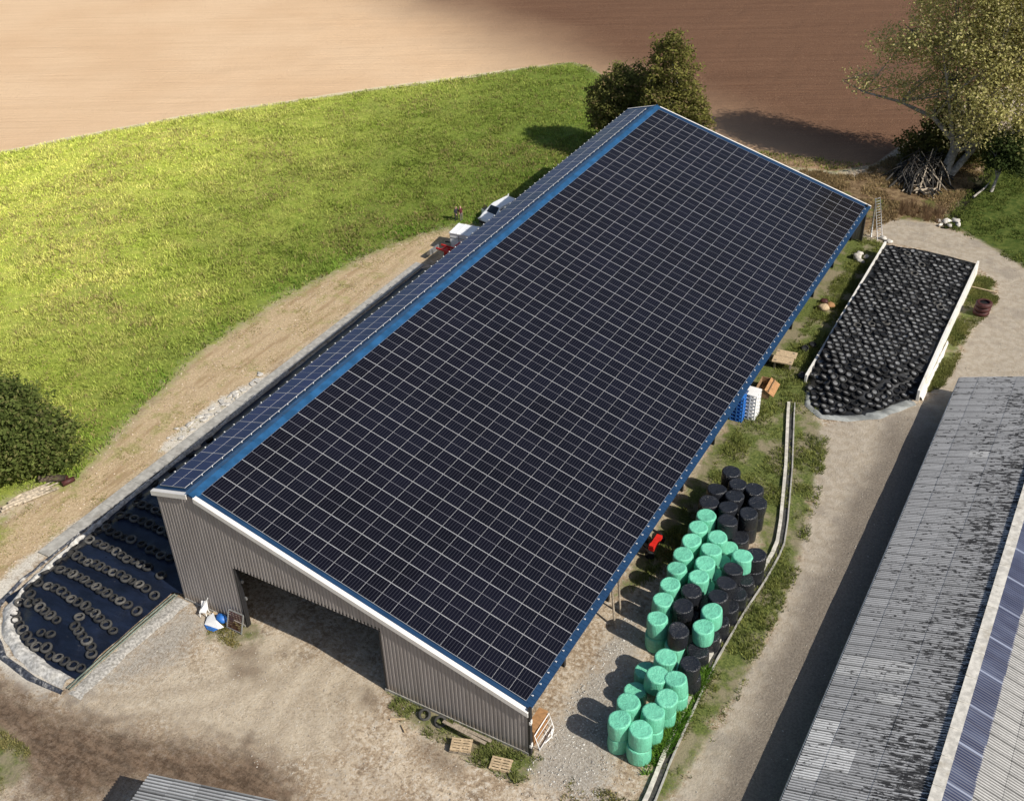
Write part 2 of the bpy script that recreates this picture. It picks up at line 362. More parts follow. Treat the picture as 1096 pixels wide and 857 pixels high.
GZ = GZ-.6*np.clip((SD['ditch']+.3)/.6, 0, 1)
gm, nt = nt_new('ground')
geo = N(nt, 'ShaderNodeNewGeometry').outputs['Position']
def at(n): return N(nt, 'ShaderNodeAttribute', attribute_name=n).outputs['Fac']
nA = noise_(nt, geo, .35, 5, .6); nB = noise_(nt, geo, 1.6, 5, .62); nC = noise_(nt, geo, 7, 4, .65); nD = noise_(nt, geo, 26, 2, .6); nE = noise_(nt, geo, .07, 3, .5)
edge = mth(nt, 'ADD', mth(nt, 'ADD', mth(nt, 'MULTIPLY', mth(nt,'SUBTRACT',nA,.5), 2.2), mth(nt, 'MULTIPLY', mth(nt,'SUBTRACT',nB,.5), 1.9)), mth(nt, 'MULTIPLY', mth(nt,'SUBTRACT',nC,.5), 1.0))
def layer(base, name, col, amp=1.0, wd=.5, k=1.0):
    m = smooth(nt, mth(nt, 'ADD', at('sd_'+name), mth(nt, 'MULTIPLY', edge, amp)), -wd, wd)
    if k != 1.0: m = mth(nt, 'MULTIPLY', m, k)
    return mixc(nt, m, base, col), m
def tone(a, b, f, lo=.35, hi=.65): return mixc(nt, smooth(nt, f, lo, hi), a, b)
# yard
c = tone((.385,.29,.195), (.60,.495,.365), nA, .38, .62)
c = mixc(nt, mth(nt,'MULTIPLY',smooth(nt, nB, .42, .7),.6), c, (.41,.325,.235))
c = mixc(nt, mth(nt,'MULTIPLY',smooth(nt, nC, .52, .72),.55), c, (.23,.185,.135))
c = mixc(nt, mth(nt,'MULTIPLY',smooth(nt, noise_(nt, geo, .5, 7, .72), .555, .66), .8), c, (.165,.115,.075))
grit = mth(nt,'ADD',mth(nt,'MULTIPLY',noise_(nt, geo, 3.2, 6, .75),.7),mth(nt,'MULTIPLY',nD,.3))
c = mixc(nt, mth(nt,'MULTIPLY',smooth(nt, grit, .515, .565),.8), c, (.66,.60,.51))
c = mixc(nt, mth(nt,'MULTIPLY',smooth(nt, grit, .47, .40),.0), c, (.2,.16,.12))
c = mixc(nt, mth(nt,'MULTIPLY',mth(nt,'SUBTRACT',1.0,smooth(nt, grit, .425, .475)),.75), c, (.18,.135,.095))
c, _ = layer(c, 'lite', tone((.46,.40,.31), (.60,.52,.40), nC), 1.6, 2.0, .6)
c, _ = layer(c, 'spot', tone((.14,.10,.07), (.24,.185,.13), nB), 1.1, .7, .8)
trk = tone((.42,.30,.18), (.62,.49,.31), nC, .3, .7)
trk = mixc(nt, smooth(nt, noise_(nt, mapping(nt, geo, (1.5,.22,1), (0,0,.12)), .9, 5, .6), .48, .66), trk, (.40,.285,.165))
trk = mixc(nt, mth(nt,'MULTIPLY',smooth(nt, noise_(nt, geo, .45, 6, .72), .52, .64), .75), trk, tone((.24,.24,.075), (.44,.38,.17), nC))
c, _ = layer(c, 'track', trk, .8, 1.0)
c, _ = layer(c, 'gravel', tone((.27,.245,.21), (.45,.425,.38), nC, .35, .65), 1.6, 1.2, .8)
c, _ = layer(c, 'pale', tone((.50,.46,.39), (.72,.68,.60), nC, .3, .6), .7, .35, .85)
c, _ = layer(c, 'rut', tone((.20,.15,.105), (.33,.265,.20), nC), .35, .35, .33)
c, _ = layer(c, 'damp', tone((.062,.038,.024), (.185,.122,.08), mth(nt,'ADD',mth(nt,'MULTIPLY',noise_(nt, mapping(nt, geo, (.6,1.8,1), (0,0,.3)), 1.1, 6, .7),.5),mth(nt,'MULTIPLY',grit,.5)), .42, .60), 1.9, 1.8, .9)
rgh = tone((.13,.082,.045), (.27,.19,.105), nB)
rgh = mixc(nt, smooth(nt, nA, .5, .62), rgh, (.13,.135,.04))
c, _ = layer(c, 'rough', rgh, 1.0, .8)
veg = tone((.062,.088,.022), (.175,.20,.058), nC, .3, .7)
veg = mixc(nt, mth(nt,'MULTIPLY',smooth(nt, nA, .46, .60),.75), veg, (.31,.255,.18))
c, _ = layer(c, 'verge', veg, 1.1, .5)
def aniso(ang, sx, sy, sc2, det=4, rough=.6): return noise_(nt, mapping(nt, mapping(nt, geo, (1,1,1), (0,0,ang)), (sx,sy,1)), sc2, det, rough)
wv = aniso(-.50, .035, .8, 1.0, 5, .65); wv2 = aniso(-.50, .05, 3.2, 1.0, 3, .6)
fld = tone((.74,.515,.32), (.80,.58,.375), nE, .3, .7)
fld = mixc(nt, mth(nt,'MULTIPLY',smooth(nt, wv, .4, .7), .22), fld, (.54,.36,.215))
fld = mixc(nt, mth(nt,'MULTIPLY',smooth(nt, wv2, .5, .66), .25), fld, (.50,.34,.21))
fld = mixc(nt, mth(nt,'MULTIPLY',smooth(nt, nD, .48, .6), .45), fld, (.50,.335,.20))
xyz = N(nt, 'ShaderNodeSeparateXYZ'); L(nt, geo, xyz.inputs[0])
moist = mth(nt, 'ADD', mth(nt, 'MULTIPLY', xyz.outputs[0], .86), mth(nt, 'MULTIPLY', xyz.outputs[1], .15))  # meadow gradient: greener hue plus cloud-edge dimming put into the colour
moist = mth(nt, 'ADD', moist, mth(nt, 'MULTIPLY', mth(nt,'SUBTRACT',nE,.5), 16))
cloud_shade_f = mth(nt, 'ADD', mth(nt, 'ADD', mth(nt, 'MULTIPLY', xyz.outputs[0], .44), mth(nt, 'MULTIPLY', xyz.outputs[1], .9)), mth(nt, 'MULTIPLY', mth(nt,'SUBTRACT',nE,.5), 10))  # soft cloud shadow across the field, painted into the soil colour
fld = mixc(nt, smooth(nt, cloud_shade_f, 64, 94), fld, tone((.105,.054,.032), (.205,.112,.067), mth(nt,'ADD',mth(nt,'MULTIPLY',wv,.14),mth(nt,'ADD',mth(nt,'MULTIPLY',wv2,.16),mth(nt,'MULTIPLY',mth(nt,'ADD',nC,nD),.35))), .40, .60))
fld = mixc(nt, smooth(nt, nC, .62, .8), fld, (.62,.45,.29))
tone_f = mth(nt,'ADD',mth(nt,'MULTIPLY',nB,.5),mth(nt,'MULTIPLY',nC,.5))
mdw = tone((.36,.45,.06), (.62,.64,.13), nB, .3, .7)
mdw = mixc(nt, mth(nt,'MULTIPLY',smooth(nt, nA, .42, .66),.45), mdw, tone((.42,.45,.09), (.62,.58,.19), nC))
mdw = mixc(nt, mth(nt,'MULTIPLY',smooth(nt, noise_(nt, geo, .16, 4, .6), .5, .66), .4), mdw, (.27,.27,.09))
mdw = mixc(nt, mth(nt,'MULTIPLY',smooth(nt, nC, .50, .68),.45), mdw, (.22,.29,.04))
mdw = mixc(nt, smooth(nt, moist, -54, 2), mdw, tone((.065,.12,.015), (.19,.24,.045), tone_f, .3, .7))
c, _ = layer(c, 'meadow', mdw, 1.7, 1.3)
c, _ = layer(c, 'green', tone((.045,.075,.012), (.11,.135,.03), nB), .8, .6)
c, _ = layer(c, 'ditch', (.028,.028,.016), .35, .3)
strip = mth(nt, 'LESS_THAN', mth(nt, 'ABSOLUTE', mth(nt, 'ADD', at('sd_field'), mth(nt,'MULTIPLY',edge,.25))), .45)
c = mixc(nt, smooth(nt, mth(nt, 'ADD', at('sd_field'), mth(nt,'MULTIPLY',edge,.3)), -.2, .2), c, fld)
c = mixc(nt, mth(nt, 'MULTIPLY', strip, mth(nt,'MULTIPLY', mth(nt,'SUBTRACT',1.0,smooth(nt, xyz.outputs[0], -36, -29)), .8)), c, (.62,.55,.38))
rd = tone((.375,.315,.24), (.46,.40,.32), nB)
rd = mixc(nt, mth(nt,'MULTIPLY',smooth(nt, noise_(nt, geo, .28, 5, .65), .5, .68), .7), rd, (.29,.25,.205))
wear = mth(nt, 'MULTIPLY', smooth(nt, mth(nt,'ADD',xyz.outputs[0],mth(nt,'MULTIPLY',mth(nt,'SUBTRACT',nA,.5),2.2)), 31.6, 33.6), mth(nt,'SUBTRACT',1.0,smooth(nt, xyz.outputs[1], 37, 46)))
rd = mixc(nt, mth(nt,'MULTIPLY',wear,.85), rd, tone((.135,.112,.09), (.215,.182,.146), nC))
rd = mixc(nt, mth(nt,'MULTIPLY',smooth(nt, nD, .60, .74),.6), rd, (.46,.43,.385))
c, _ = layer(c, 'road', rd, .45, .3)
bh = mth(nt, 'ADD', mth(nt, 'ADD', nC, mth(nt, 'MULTIPLY', wv2, mth(nt, 'MULTIPLY', smooth(nt, at('sd_field'), 0, .5), 2.2))), mth(nt, 'ADD', mth(nt, 'MULTIPLY', nD, .5), nB))
finish(nt, c, .95, 0, .15, bh, .55, .12)
M['ground'] = gm
cx = lambda A: (A[:-1,:-1]+A[1:,1:]+A[1:,:-1]+A[:-1,1:])/4
cen = {k: cx(v) for k, v in SD.items()}
zone = np.zeros(cen['road'].shape, int)
zone[cen['verge'] > 0] = 1; zone[cen['rough'] > 0] = 1
zone[cen['track'] > 0] = 2; zone[(cen['meadow'] > 0) | (cen['green'] > 0)] = 3; zone[cen['field'] > 0] = 4; zone[cen['road'] > 0] = 5
idx = np.arange(GX.size).reshape(GX.shape)
quads = np.stack([idx[:-1,:-1], idx[:-1,1:], idx[1:,1:], idx[1:,:-1]], -1)
allV = np.stack([GX.ravel(), GY.ravel(), GZ.ravel()], -1)
for zi, nm in enumerate(('farmyard_ground','verge_ground','dirt_path','meadow_ground','ploughed_field_ground','gravel_road')):
    q = quads[zone == zi]
    used, inv = np.unique(q, return_inverse=True)
    me = npmesh(nm, allV[used], inv.reshape(q.shape), gm, smooth_=True)
    for k, v in SD.items():
        a = me.attributes.new('sd_'+k, 'FLOAT', 'POINT'); a.data.foreach_set('value', np.clip(v.ravel()[used], -8, 8).astype(np.float32))
    tag(link(nm, me), kind='structure')
def gz(x, y): return -.03

# ------------------------------------------------------------------ barn
TH = 0.2723; TAN, CO, SI = math.tan(TH), math.cos(TH), math.sin(TH)
PP, PL, NR, NC = 1.154, 1.8587, 20, 37
HG = 10.1555; XR = -.52; XL = -3.80; XE = 22.64; Y0, Y1 = -.55, 69.55
zroof = lambda x: (HG-.11 - TAN*x) if x >= XR else (HG-.11 - TAN*XR) - TAN*(XR-x)
barn = thing('barn', 'huge open sided barn with grey clad gable and roof covered in solar panels', 'barn')
def ribbed_wall(x0, x1, top, bottom, y, flip=1, pitch=.26, depth=.045):
    mb = MB(); pr = [(0,0),(.36,0),(.46,1),(.90,1),(1.0,0)]; P = []
    n = int(round((x1-x0)/pitch)); p = (x1-x0)/n
    for i in range(n):
        for u_, d_ in pr[:-1]: P.append((x0+(i+u_)*p, d_*depth))
    P.append((x1, 0))
    brk = sorted(set(k for k in (DX0, DX1) if x0 < k < x1))
    for (xa, da), (xb, db) in zip(P[:-1], P[1:]):
        seg = [xa]+[k for k in brk if xa < k < xb]+[xb]
        for a, b in zip(seg[:-1], seg[1:]):
            fa = da+(db-da)*(a-xa)/(xb-xa); fb = da+(db-da)*(b-xa)/(xb-xa); zb = bottom((a+b)/2)
            mb.face([(a, y-flip*fa, zb), (b, y-flip*fb, zb), (b, y-flip*fb, top(b)), (a, y-flip*fa, top(a))])
    return mb
DX0, DX1, DZ = 1.93, 12.77, 5.25
tp = lambda x: zroof(x)-.10
ribbed_wall(-3.56, 22.62, tp, lambda x: DZ if DX0 < x < DX1 else .06, -.45).build('gable_wall', M['cladding'], barn)
mb = MB(); mb.face([(-3.55,-.41,0),(DX0,-.41,0),(DX0,-.41,tp(DX0)),(XR,-.41,tp(XR)),(-3.55,-.41,tp(-3.55))]); mb.face([(DX1,-.41,0),(22.6,-.41,0),(22.6,-.41,tp(22.6)),(DX1,-.41,tp(DX1))]); mb.face([(DX0,-.41,DZ),(DX1,-.41,DZ),(DX1,-.41,tp(DX1)),(DX0,-.41,tp(DX0))])
mb.build('gable_lining', M['black'], barn)
ribbed_wall(-3.56, 22.3, tp, lambda x: .06, 69.2, -1, .30).build('rear_gable_wall', M['cladding'], barn)
mb = MB()
for i in range(int(69.4/.3)):
    y = -.42+i*.3
    for a, b, da, db in ((0,.11,0,0),(.11,.14,0,.04),(.14,.27,.04,.04),(.27,.3,.04,0)):
        mb.face([(-3.56-da, y+a, 0), (-3.56-db, y+b, 0), (-3.56-db, y+b, 9.2), (-3.56-da, y+a, 9.2)])
mb.build('side_wall', M['cladding'], barn)
# roof sheets
def roof_sheet(xa, xb, name, mat):
    mb = MB(); pit = .333; n = int((Y1-Y0)/pit); pit = (Y1-Y0)/n
    ys_ = []
    for i in range(n):
        for u_, d_ in ((0,0),(.72,0),(.79,.035),(.93,.035)): ys_.append((Y0+(i+u_)*pit, d_))
    ys_.append((Y1, 0))
    for (ya, da), (yb, db) in zip(ys_[:-1], ys_[1:]):
        p = [(xa, ya, zroof(xa)+da), (xb, ya, zroof(xb)+da), (xb, yb, zroof(xb)+db), (xa, yb, zroof(xa)+db)]
        mb.face(p if xb > xa else p[::-1])
    a, b = (xa, xb)
    mb.hexa([(a,Y0,zroof(a)-.09),(b,Y0,zroof(b)-.09),(b,Y1,zroof(b)-.09),(a,Y1,zroof(a)-.09),(a,Y0,zroof(a)-.012),(b,Y0,zroof(b)-.012),(b,Y1,zroof(b)-.012),(a,Y1,zroof(a)-.012)])
    mb.build(name, mat, barn)
roof_sheet(XR+.001, XE, 'roof_sheet', M['blue_roof']); roof_sheet(XL, XR-.001, 'roof_sheet', M['blue_roof'])
# ridge cap: folded flashing
mb = MB(); cw = .50
for ya, yb in [(Y0+.02+i*3.0, min(Y0+.02+i*3.0+2.99, Y1-.02)) for i in range(24) if Y0+i*3.0 < Y1-.2]:
    z0 = zroof(XR)+.075
    for s_ in (1, -1):
        x1 = XR+s_*cw
        p = [(XR,ya,z0),(x1,ya,zroof(x1)+.055),(x1,yb,zroof(x1)+.055),(XR,yb,z0)]
        mb.face(p if s_ > 0 else p[::-1])
        p = [(x1,ya,zroof(x1)+.055),(x1,ya,zroof(x1)+.01),(x1,yb,zroof(x1)+.01),(x1,yb,zroof(x1)+.055)]
        mb.face(p if s_ > 0 else p[::-1])
    mb.box((XR,yb,z0+.012),(.14,.10,.03))
mb.build('ridge_cap', M['blue_cap'], barn)
# white barge boards on both gables
for y, th_ in ((Y0-.02, .05), (Y1+.02, .05)):
    for xa, xb in ((XR+.35, XE+.02), (XL-.02, XR-.18)):
        mb = MB(); h = .29
        lo = lambda x: zroof(x)-h
        za = zroof(xa)+.06; zb = zroof(xb)+.06
        s_ = 1 if y < 10 else -1
        ya, yb = (y-th_, y) if s_ > 0 else (y, y+th_)
        x_lo, x_hi = (xa, xb) if xa < xb else (xb, xa)
        mb.hexa([(xa,ya,lo(xa)),(xb,ya,lo(xb)),(xb,yb,lo(xb)),(xa,yb,lo(xa)),(xa,ya,za),(xb,ya,zb),(xb,yb,zb),(xa,yb,za)])
        fl = .24 if s_ > 0 else .10; yi = (yb, yb+fl) if s_ > 0 else (ya-fl, ya)
        mb.hexa([(xa,yi[0],za-.02),(xb,yi[0],zb-.02),(xb,yi[1],zb-.02),(xa,yi[1],za-.02),(xa,yi[0],za),(xb,yi[0],zb),(xb,yi[1],zb),(xa,yi[1],za)])
        mb.build('barge_board', M['white_trim'], barn)
# corner flashings
mb = MB(); mb.box((22.66,-.40,2.0),(.16,.24,4.0)); mb.build('corner_flashing', M['black'], barn)
for z in (2.9, .9):
    mb = MB(); mb.box((22.76,-.40,z),(.04,.16,.32)); mb.box((22.76,-.55,z),(.12,.04,.2)); mb.build('bracket', M['white_trim'], barn)
mb = MB(); mb.box((22.32,69.15,2.0),(.2,.26,4.0)); mb.build('corner_flashing', M['black'], barn)
mb = MB(); mb.box((1.86,-.33,2.6),(.12,.35,5.2)); mb.box((12.84,-.33,2.6),(.12,.35,5.2)); mb.box((7.35,-.33,5.32),(11,.3,.12)); mb.build('door_frame', M['black'], barn)
for z in (3.9, 2.4): MB().box((2.02,-.2,z),(.14,.1,.22)).build('hinge_plate', M['steel'], barn)
for c_, d_ in (((17.65,-.36,.08),(9.9,.35,.2)),((-.85,-.36,.06),(5.2,.35,.16))): MB().box(c_, d_).build('plinth', M['concrete'], barn)
for i, y in enumerate(np.linspace(0, 68.9, 12)):
    for x in ((-3.3, 21.3) if i == 0 else (-3.3, 9.6, 21.3)):
        mb = MB(); zt = zroof(x)-.55
        mb.box((x,y,zt/2),(.26,.02,zt)); mb.box((x-.12,y,zt/2),(.018,.2,zt)); mb.box((x+.12,y,zt/2),(.018,.2,zt)); mb.build('post', M['black'] if x > 20 else M['steel'], barn)
    mb = MB(); mb.bar((XR,y,zroof(XR)-.32),(22.5,y,zroof(22.5)-.32),.16,.4); mb.bar((-3.4,y,zroof(-3.4)-.3),(XR,y,zroof(XR)-.32),.16,.38); mb.build('rafter', M['timber'], barn)
mb = MB()
for x in np.linspace(.8, 22, 12): mb.box((x,34.5,zroof(x)-.17),(.12,68.4,.14), mat=Matrix.Rotation(TH,4,'Y'))
mb.build('purlin', M['timber'], barn)
# solar panels: size 1.84 along the ridge, 1.13 down the slope
FR, FT = .0165, .005
def panel_geo(o, s, lpar, wpar, n):
    """o corner, s along-slope unit, along y; returns verts, faces, mats, uv for a framed module"""
    o = Vector(o); s = Vector(s); y = Vector((0,1,0)); n = Vector(n)
    q = lambda a, b, h=0: tuple(o + y*a + s*b + n*h)
    V = [q(0,0,-.035),q(lpar,0,-.035),q(lpar,wpar,-.035),q(0,wpar,-.035), q(0,0),q(lpar,0),q(lpar,wpar),q(0,wpar),
         q(FR,FT),q(lpar-FR,FT),q(lpar-FR,wpar-FT),q(FR,wpar-FT), q(FR,FT,-.004),q(lpar-FR,FT,-.004),q(lpar-FR,wpar-FT,-.004),q(FR,wpar-FT,-.004)]
    F = [(0,1,5,4),(1,2,6,5),(2,3,7,6),(3,0,4,7),(4,5,9,8),(5,6,10,9),(6,7,11,10),(7,4,8,11),(8,9,13,12),(9,10,14,13),(10,11,15,14),(11,8,12,15),(12,13,14,15)]
    uv = [(0,0)]*4*12 + [(0,0),(1,0),(1,1),(0,1)]
    return V, F, [0]*12+[1], uv
def grid(side):
    out = []
    if side > 0:
        s, n = (CO,0,-SI), (SI,0,CO)
        for j in range(NC):
            for i in range(NR): out.append(((CO*(i*PP+.007), j*PL+.009, HG-SI*(i*PP+.007)), s, n, i, j))
    else:
        s, n = (-CO,0,-SI), (-SI,0,CO); x0 = -1.36
        for j in range(NC):
            for i in range(2):
                t = i*PP+.007; out.append(((x0-CO*t, j*PL+.009, zroof(x0)+.11-SI*t), s, n, i, j))
    return out
import itertools
indiv = 0; bulk = {1: [[],[],[],[]], -1: [[],[],[],[]]}
base = {}
for side in (1, -1):
    for o, s, n, i, j in grid(side):
        near = (side > 0 and j < 5 and indiv < 92) or (side < 0 and j < 4)
        if near:
            if side not in base:
                V, F, mi, uv = panel_geo((0,0,0), s, 1.8407, 1.14, n)
                if side > 0: F = [f[::-1] for f in F]; uv = uv[:48]+uv[48:][::-1]
                base[side] = npmesh('solar_panel', V, F, [M['alu'], M['cell'] if side > 0 else M['cell_sky']], mi, uv=uv)
            link('solar_panel', base[side], barn, o); indiv += 1
        else:
            V, F, mi, uv = panel_geo(o, s, 1.8407, 1.14, n)
            if side > 0: F = [f[::-1] for f in F]; uv = uv[:48]+uv[48:][::-1]
            B = bulk[side]; b = len(B[0]); B[0] += V; B[1] += [tuple(b+k for k in f) for f in F]; B[2] += mi; B[3] += uv
for side, B in bulk.items():
    tag(link('solar_panels', npmesh('solar_panels', B[0], B[1], [M['alu'], M['cell'] if side > 0 else M['cell_sky']], B[2], uv=B[3]), barn), kind='stuff')
# rail ends and clamps
mbc = MB(); mbc.box((0,0,0),(.11,.05,.06)); mbc.box((.03,0,.04),(.04,.08,.03)); clampm = mbc.mesh('rail_clamp', M['clamp'])
cl = []
for j in range(NC):
    for f_ in (.28, .78):
        y = (j+f_)*PL
        x = NR*PP*CO+.11; cl.append((x, y, zroof(x)+.085, TH)); x = -1.30; cl.append((x, y, zroof(x)+.085, -TH)); x = -3.70; cl.append((x, y, zroof(x)+.085, -TH))
cl.sort(key=lambda c_: c_[1])
for k, c_ in enumerate(cl[:96]):
    o = link('rail_clamp', clampm, barn, c_[:3]); o.rotation_euler = (0, c_[3], 0)
mb = MB()
for c_ in cl[96:]:
    T = Matrix.Rotation(c_[3], 4, 'Y'); mb.box(c_[:3], (.11,.05,.06), mat=T); mb.box((c_[0], c_[1], c_[2]+.045), (.05,.08,.03), mat=T)
tag(mb.build('rail_clamps', M['clamp'], barn), kind='stuff')

# ------------------------------------------------------------------ old barn on the right
def sheet_mat(name, streak):
    m, nt = nt_new(name)
    a = N(nt, 'ShaderNodeAttribute', attribute_name='Col').outputs['Color']
    tc = N(nt, 'ShaderNodeTexCoord').outputs['Object']
    f = noise_(nt, mapping(nt, tc, (1.25,5.6,.5)), 1.5, 3, .7)
    g = noise_(nt, tc, .28, 4, .6)
    s = N(nt, 'ShaderNodeSeparateXYZ'); L(nt, tc, s.inputs[0])
    up_ = smooth(nt, s.outputs[0], 37.0, 43.0)
    th = mth(nt, 'ADD', mth(nt, 'MULTIPLY', up_, .10), mth(nt, 'MULTIPLY', mth(nt,'SUBTRACT',g,.5), .26))
    k = smooth(nt, mth(nt, 'ADD', f, th), .60, .635)
    fine = noise_(nt, tc, 9, 4, .7)
    c = mixc(nt, 1.0, a, mixc(nt, fine, (.7,.7,.7), (1.25,1.25,1.25)), 'MULTIPLY')
    c = mixc(nt, mth(nt, 'MULTIPLY', k, streak), c, (.022,.022,.024))
    finish(nt, c, .9, 0, .2, fine, .3, .02)
    return m
M['sheet'] = sheet_mat('fibre_cement', .92); M['sheet_clean'] = sheet_mat('fibre_cement_pale', .12)
def corr_roof(name, o, ux, uy, nx, sx, ny, sy, colfn, mat, parent, pitch=.177, amp=.026, nsub=6, drop=.006):
    """sheets of corrugated roofing: o corner, ux down/up slope unit, uy along ridge; nx rows of length sx, ny sheets of width sy; corrugations run along ux"""
    o, ux, uy = np.array(o, float), np.array(ux, float), np.array(uy, float)
    nrm = np.cross(ux, uy); nrm /= np.linalg.norm(nrm); nrm *= np.sign(nrm[2])
    Vs, Fs, Cs = [], [], []; nb = 0; per = int(round(sy/pitch)); pt = sy/per
    for j in range(ny):
        b = np.arange(per*nsub+1)/nsub*pt; h = amp*np.cos(2*math.pi*b/pt)
        for i in range(nx):
            jig = random.uniform(-.012,.012); lift = random.uniform(0, .006)
            a0, a1 = i*sx+jig, (i+1)*sx+.05+jig
            P0 = o + ux*a0 + uy*(j*sy+b)[:,None] + nrm*(h[:,None]+.006*(i % 2)+lift+drop)
            P1 = o + ux*a1 + uy*(j*sy+b)[:,None] + nrm*(h[:,None]+.006*(i % 2)+lift-drop)
            n_ = len(b); Vs += [P0, P1]; k = np.arange(n_-1)
            Fs.append(np.stack([k, k+1, k+1+n_, k+n_], -1)+nb); nb += 2*n_
            c_ = np.tile(colfn(i, j, *(o+ux*(i+.5)*sx+uy*(j+.5)*sy)[:2]), (2*n_,1))
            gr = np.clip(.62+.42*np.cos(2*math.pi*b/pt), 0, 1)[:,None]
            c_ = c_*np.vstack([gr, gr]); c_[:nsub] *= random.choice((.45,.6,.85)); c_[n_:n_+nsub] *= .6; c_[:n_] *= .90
            Cs.append(c_)
    F = np.vstack(Fs)
    if np.dot(np.cross(ux, uy), (0,0,1)) > 0: F = F[:, ::-1]
    F = F[:, ::-1]
    return link(name, npmesh(name, np.vstack(Vs), F, mat, col=np.vstack(Cs), smooth_=True), parent)
old = thing('old_barn', 'old long barn with weathered grey corrugated roof beside the gravel road', 'barn')
OS = math.atan(.33); OC, OSN = math.cos(OS), math.sin(OS)
EX, EZ, RX = 36.32, 1.75, 43.0; RZ = EZ+(RX-EX)*.33; OY0, OY1 = -14, 46.4
def oldcol(i, j, x, y):
    g = .65*random.uniform(.93,1.07); c_ = np.array((g, g*.995, g*.995))
    for (xa, xb, ya, yb, v) in ((36.4,38.1,3.4,7.9,.98),(38.0,39.4,5.0,6.1,.98),(36.4,40.8,12.2,13.4,.82),(39.4,40.9,9.7,10.7,.82),(39.3,40.9,35,36,.82)):
        if xa < x < xb and ya < y < yb: c_ = np.array((v, v*.99, v*.97))*random.uniform(1.0,1.1)
    return c_
ln = (RX-EX)/OC; rows = 5
ny = int((OY1-OY0)/.885)
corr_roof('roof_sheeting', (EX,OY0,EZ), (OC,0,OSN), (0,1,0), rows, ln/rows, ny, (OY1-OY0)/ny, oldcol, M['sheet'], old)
mb = MB()
mb.hexa([(RX+.02,OY0,RZ+.02),(RX+.62,OY0,RZ+.16),(RX+.62,OY1,RZ+.16),(RX+.02,OY1,RZ+.02),(RX+.0,OY0,RZ+.20),(RX+.62,OY0,RZ+.24),(RX+.62,OY1,RZ+.24),(RX+.0,OY1,RZ+.20)])
for y in np.arange(OY0+1, OY1, 2.0): mb.box((RX+.33,y,RZ+.235),(.62,.05,.03))
mb.build('ridge_cap', M['pale_concrete'], old)
skm, nt = nt_new('blue_skylight'); tc = N(nt,'ShaderNodeTexCoord').outputs['Object']
sv = N(nt,'ShaderNodeSeparateXYZ'); L(nt, tc, sv.inputs[0])
f = noise_(nt, mapping(nt, tc, (.3,1.1,.3)), 1.2, 3); g = mth(nt,'GREATER_THAN', mth(nt,'ABSOLUTE',mth(nt,'SUBTRACT',mth(nt,'FRACT',mth(nt,'MULTIPLY',sv.outputs[1],.36)),.5)), .475)
cc = mixc(nt, smooth(nt,f,.35,.7), (.026,.033,.075), (.065,.08,.14)); cc = mixc(nt, g, cc, (.22,.25,.34)); finish(nt, cc, .3, 0, .5)
def plain(v, s=.06): return lambda i, j, x, y: np.array((v, v*.985, v*.955))*random.uniform(1-s, 1+s)
sk = corr_roof('skylight_strip', (RX+.5,OY0,RZ+.14), (OC,0,-OSN), (0,1,0), 1, 1.48, ny, (OY1-OY0)/ny, plain(.5), skm, old, pitch=.177, amp=.02, drop=0)
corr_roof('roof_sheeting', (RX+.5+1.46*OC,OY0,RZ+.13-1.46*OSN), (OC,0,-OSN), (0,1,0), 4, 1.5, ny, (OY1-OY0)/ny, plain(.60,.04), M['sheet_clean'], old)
mb = MB(); mb.box((EX+.35,(OY0+OY1)/2,.8),(.2,OY1-OY0-.6,1.6)); mb.box((RX+6.2,(OY0+OY1)/2,.8),(.2,OY1-OY0-.6,1.6)); mb.build('side_wall', M['concrete'], old)
for y in (OY0+.3, OY1-.3):
    mb = MB(); P = [(EX+.3,y,0),(RX+6.2,y,0),(RX+6.2,y,1.6),(RX+.3,y,RZ-.1),(EX+.3,y,EZ-.05)]
    mb.face(P); mb.face([(a,b+.12,c_) for a,b,c_ in P][::-1]); mb.build('gable_wall', M['concrete'], old)
MB().tube([(EX-.06,OY0,EZ-.1),(EX-.06,OY1,EZ-.1)], .07, 8).build('gutter', M['steel'], old)

# small shed roof at the front
shed = thing('small_shed', 'small shed with pale corrugated roof at the front of the yard', 'shed')
sa = np.array((6.47,-13.13,3.0)); sb = np.array((6.80,-14.84,3.0)); d = (sb-sa); d /= np.linalg.norm(d); px_ = np.array((-d[1], d[0], 0)); 
sl = px_*math.cos(.13)+np.array((0,0,math.sin(.13)))
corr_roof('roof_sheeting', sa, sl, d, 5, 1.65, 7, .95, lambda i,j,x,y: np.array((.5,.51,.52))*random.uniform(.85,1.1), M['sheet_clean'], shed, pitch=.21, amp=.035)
mb = MB(); ctr = sa+px_*.3+d*.3; 
def sp(a, b, z): return tuple((sa+px_*a+d*b)[:2])+(z,)
for a0, a1, b0, b1 in ((.25,.4,.2,6.4),(7.7,7.85,.2,6.4),(.25,7.85,.2,.35)):
    zt = lambda a: 2.9+a*.13
    mb.hexa([sp(a0,b0,0),sp(a1,b0,0),sp(a1,b1,0),sp(a0,b1,0),sp(a0,b0,zt(a0)),sp(a1,b0,zt(a1)),sp(a1,b1,zt(a1)),sp(a0,b1,zt(a0))])
mb.build('wall', M['grey_wood'], shed)

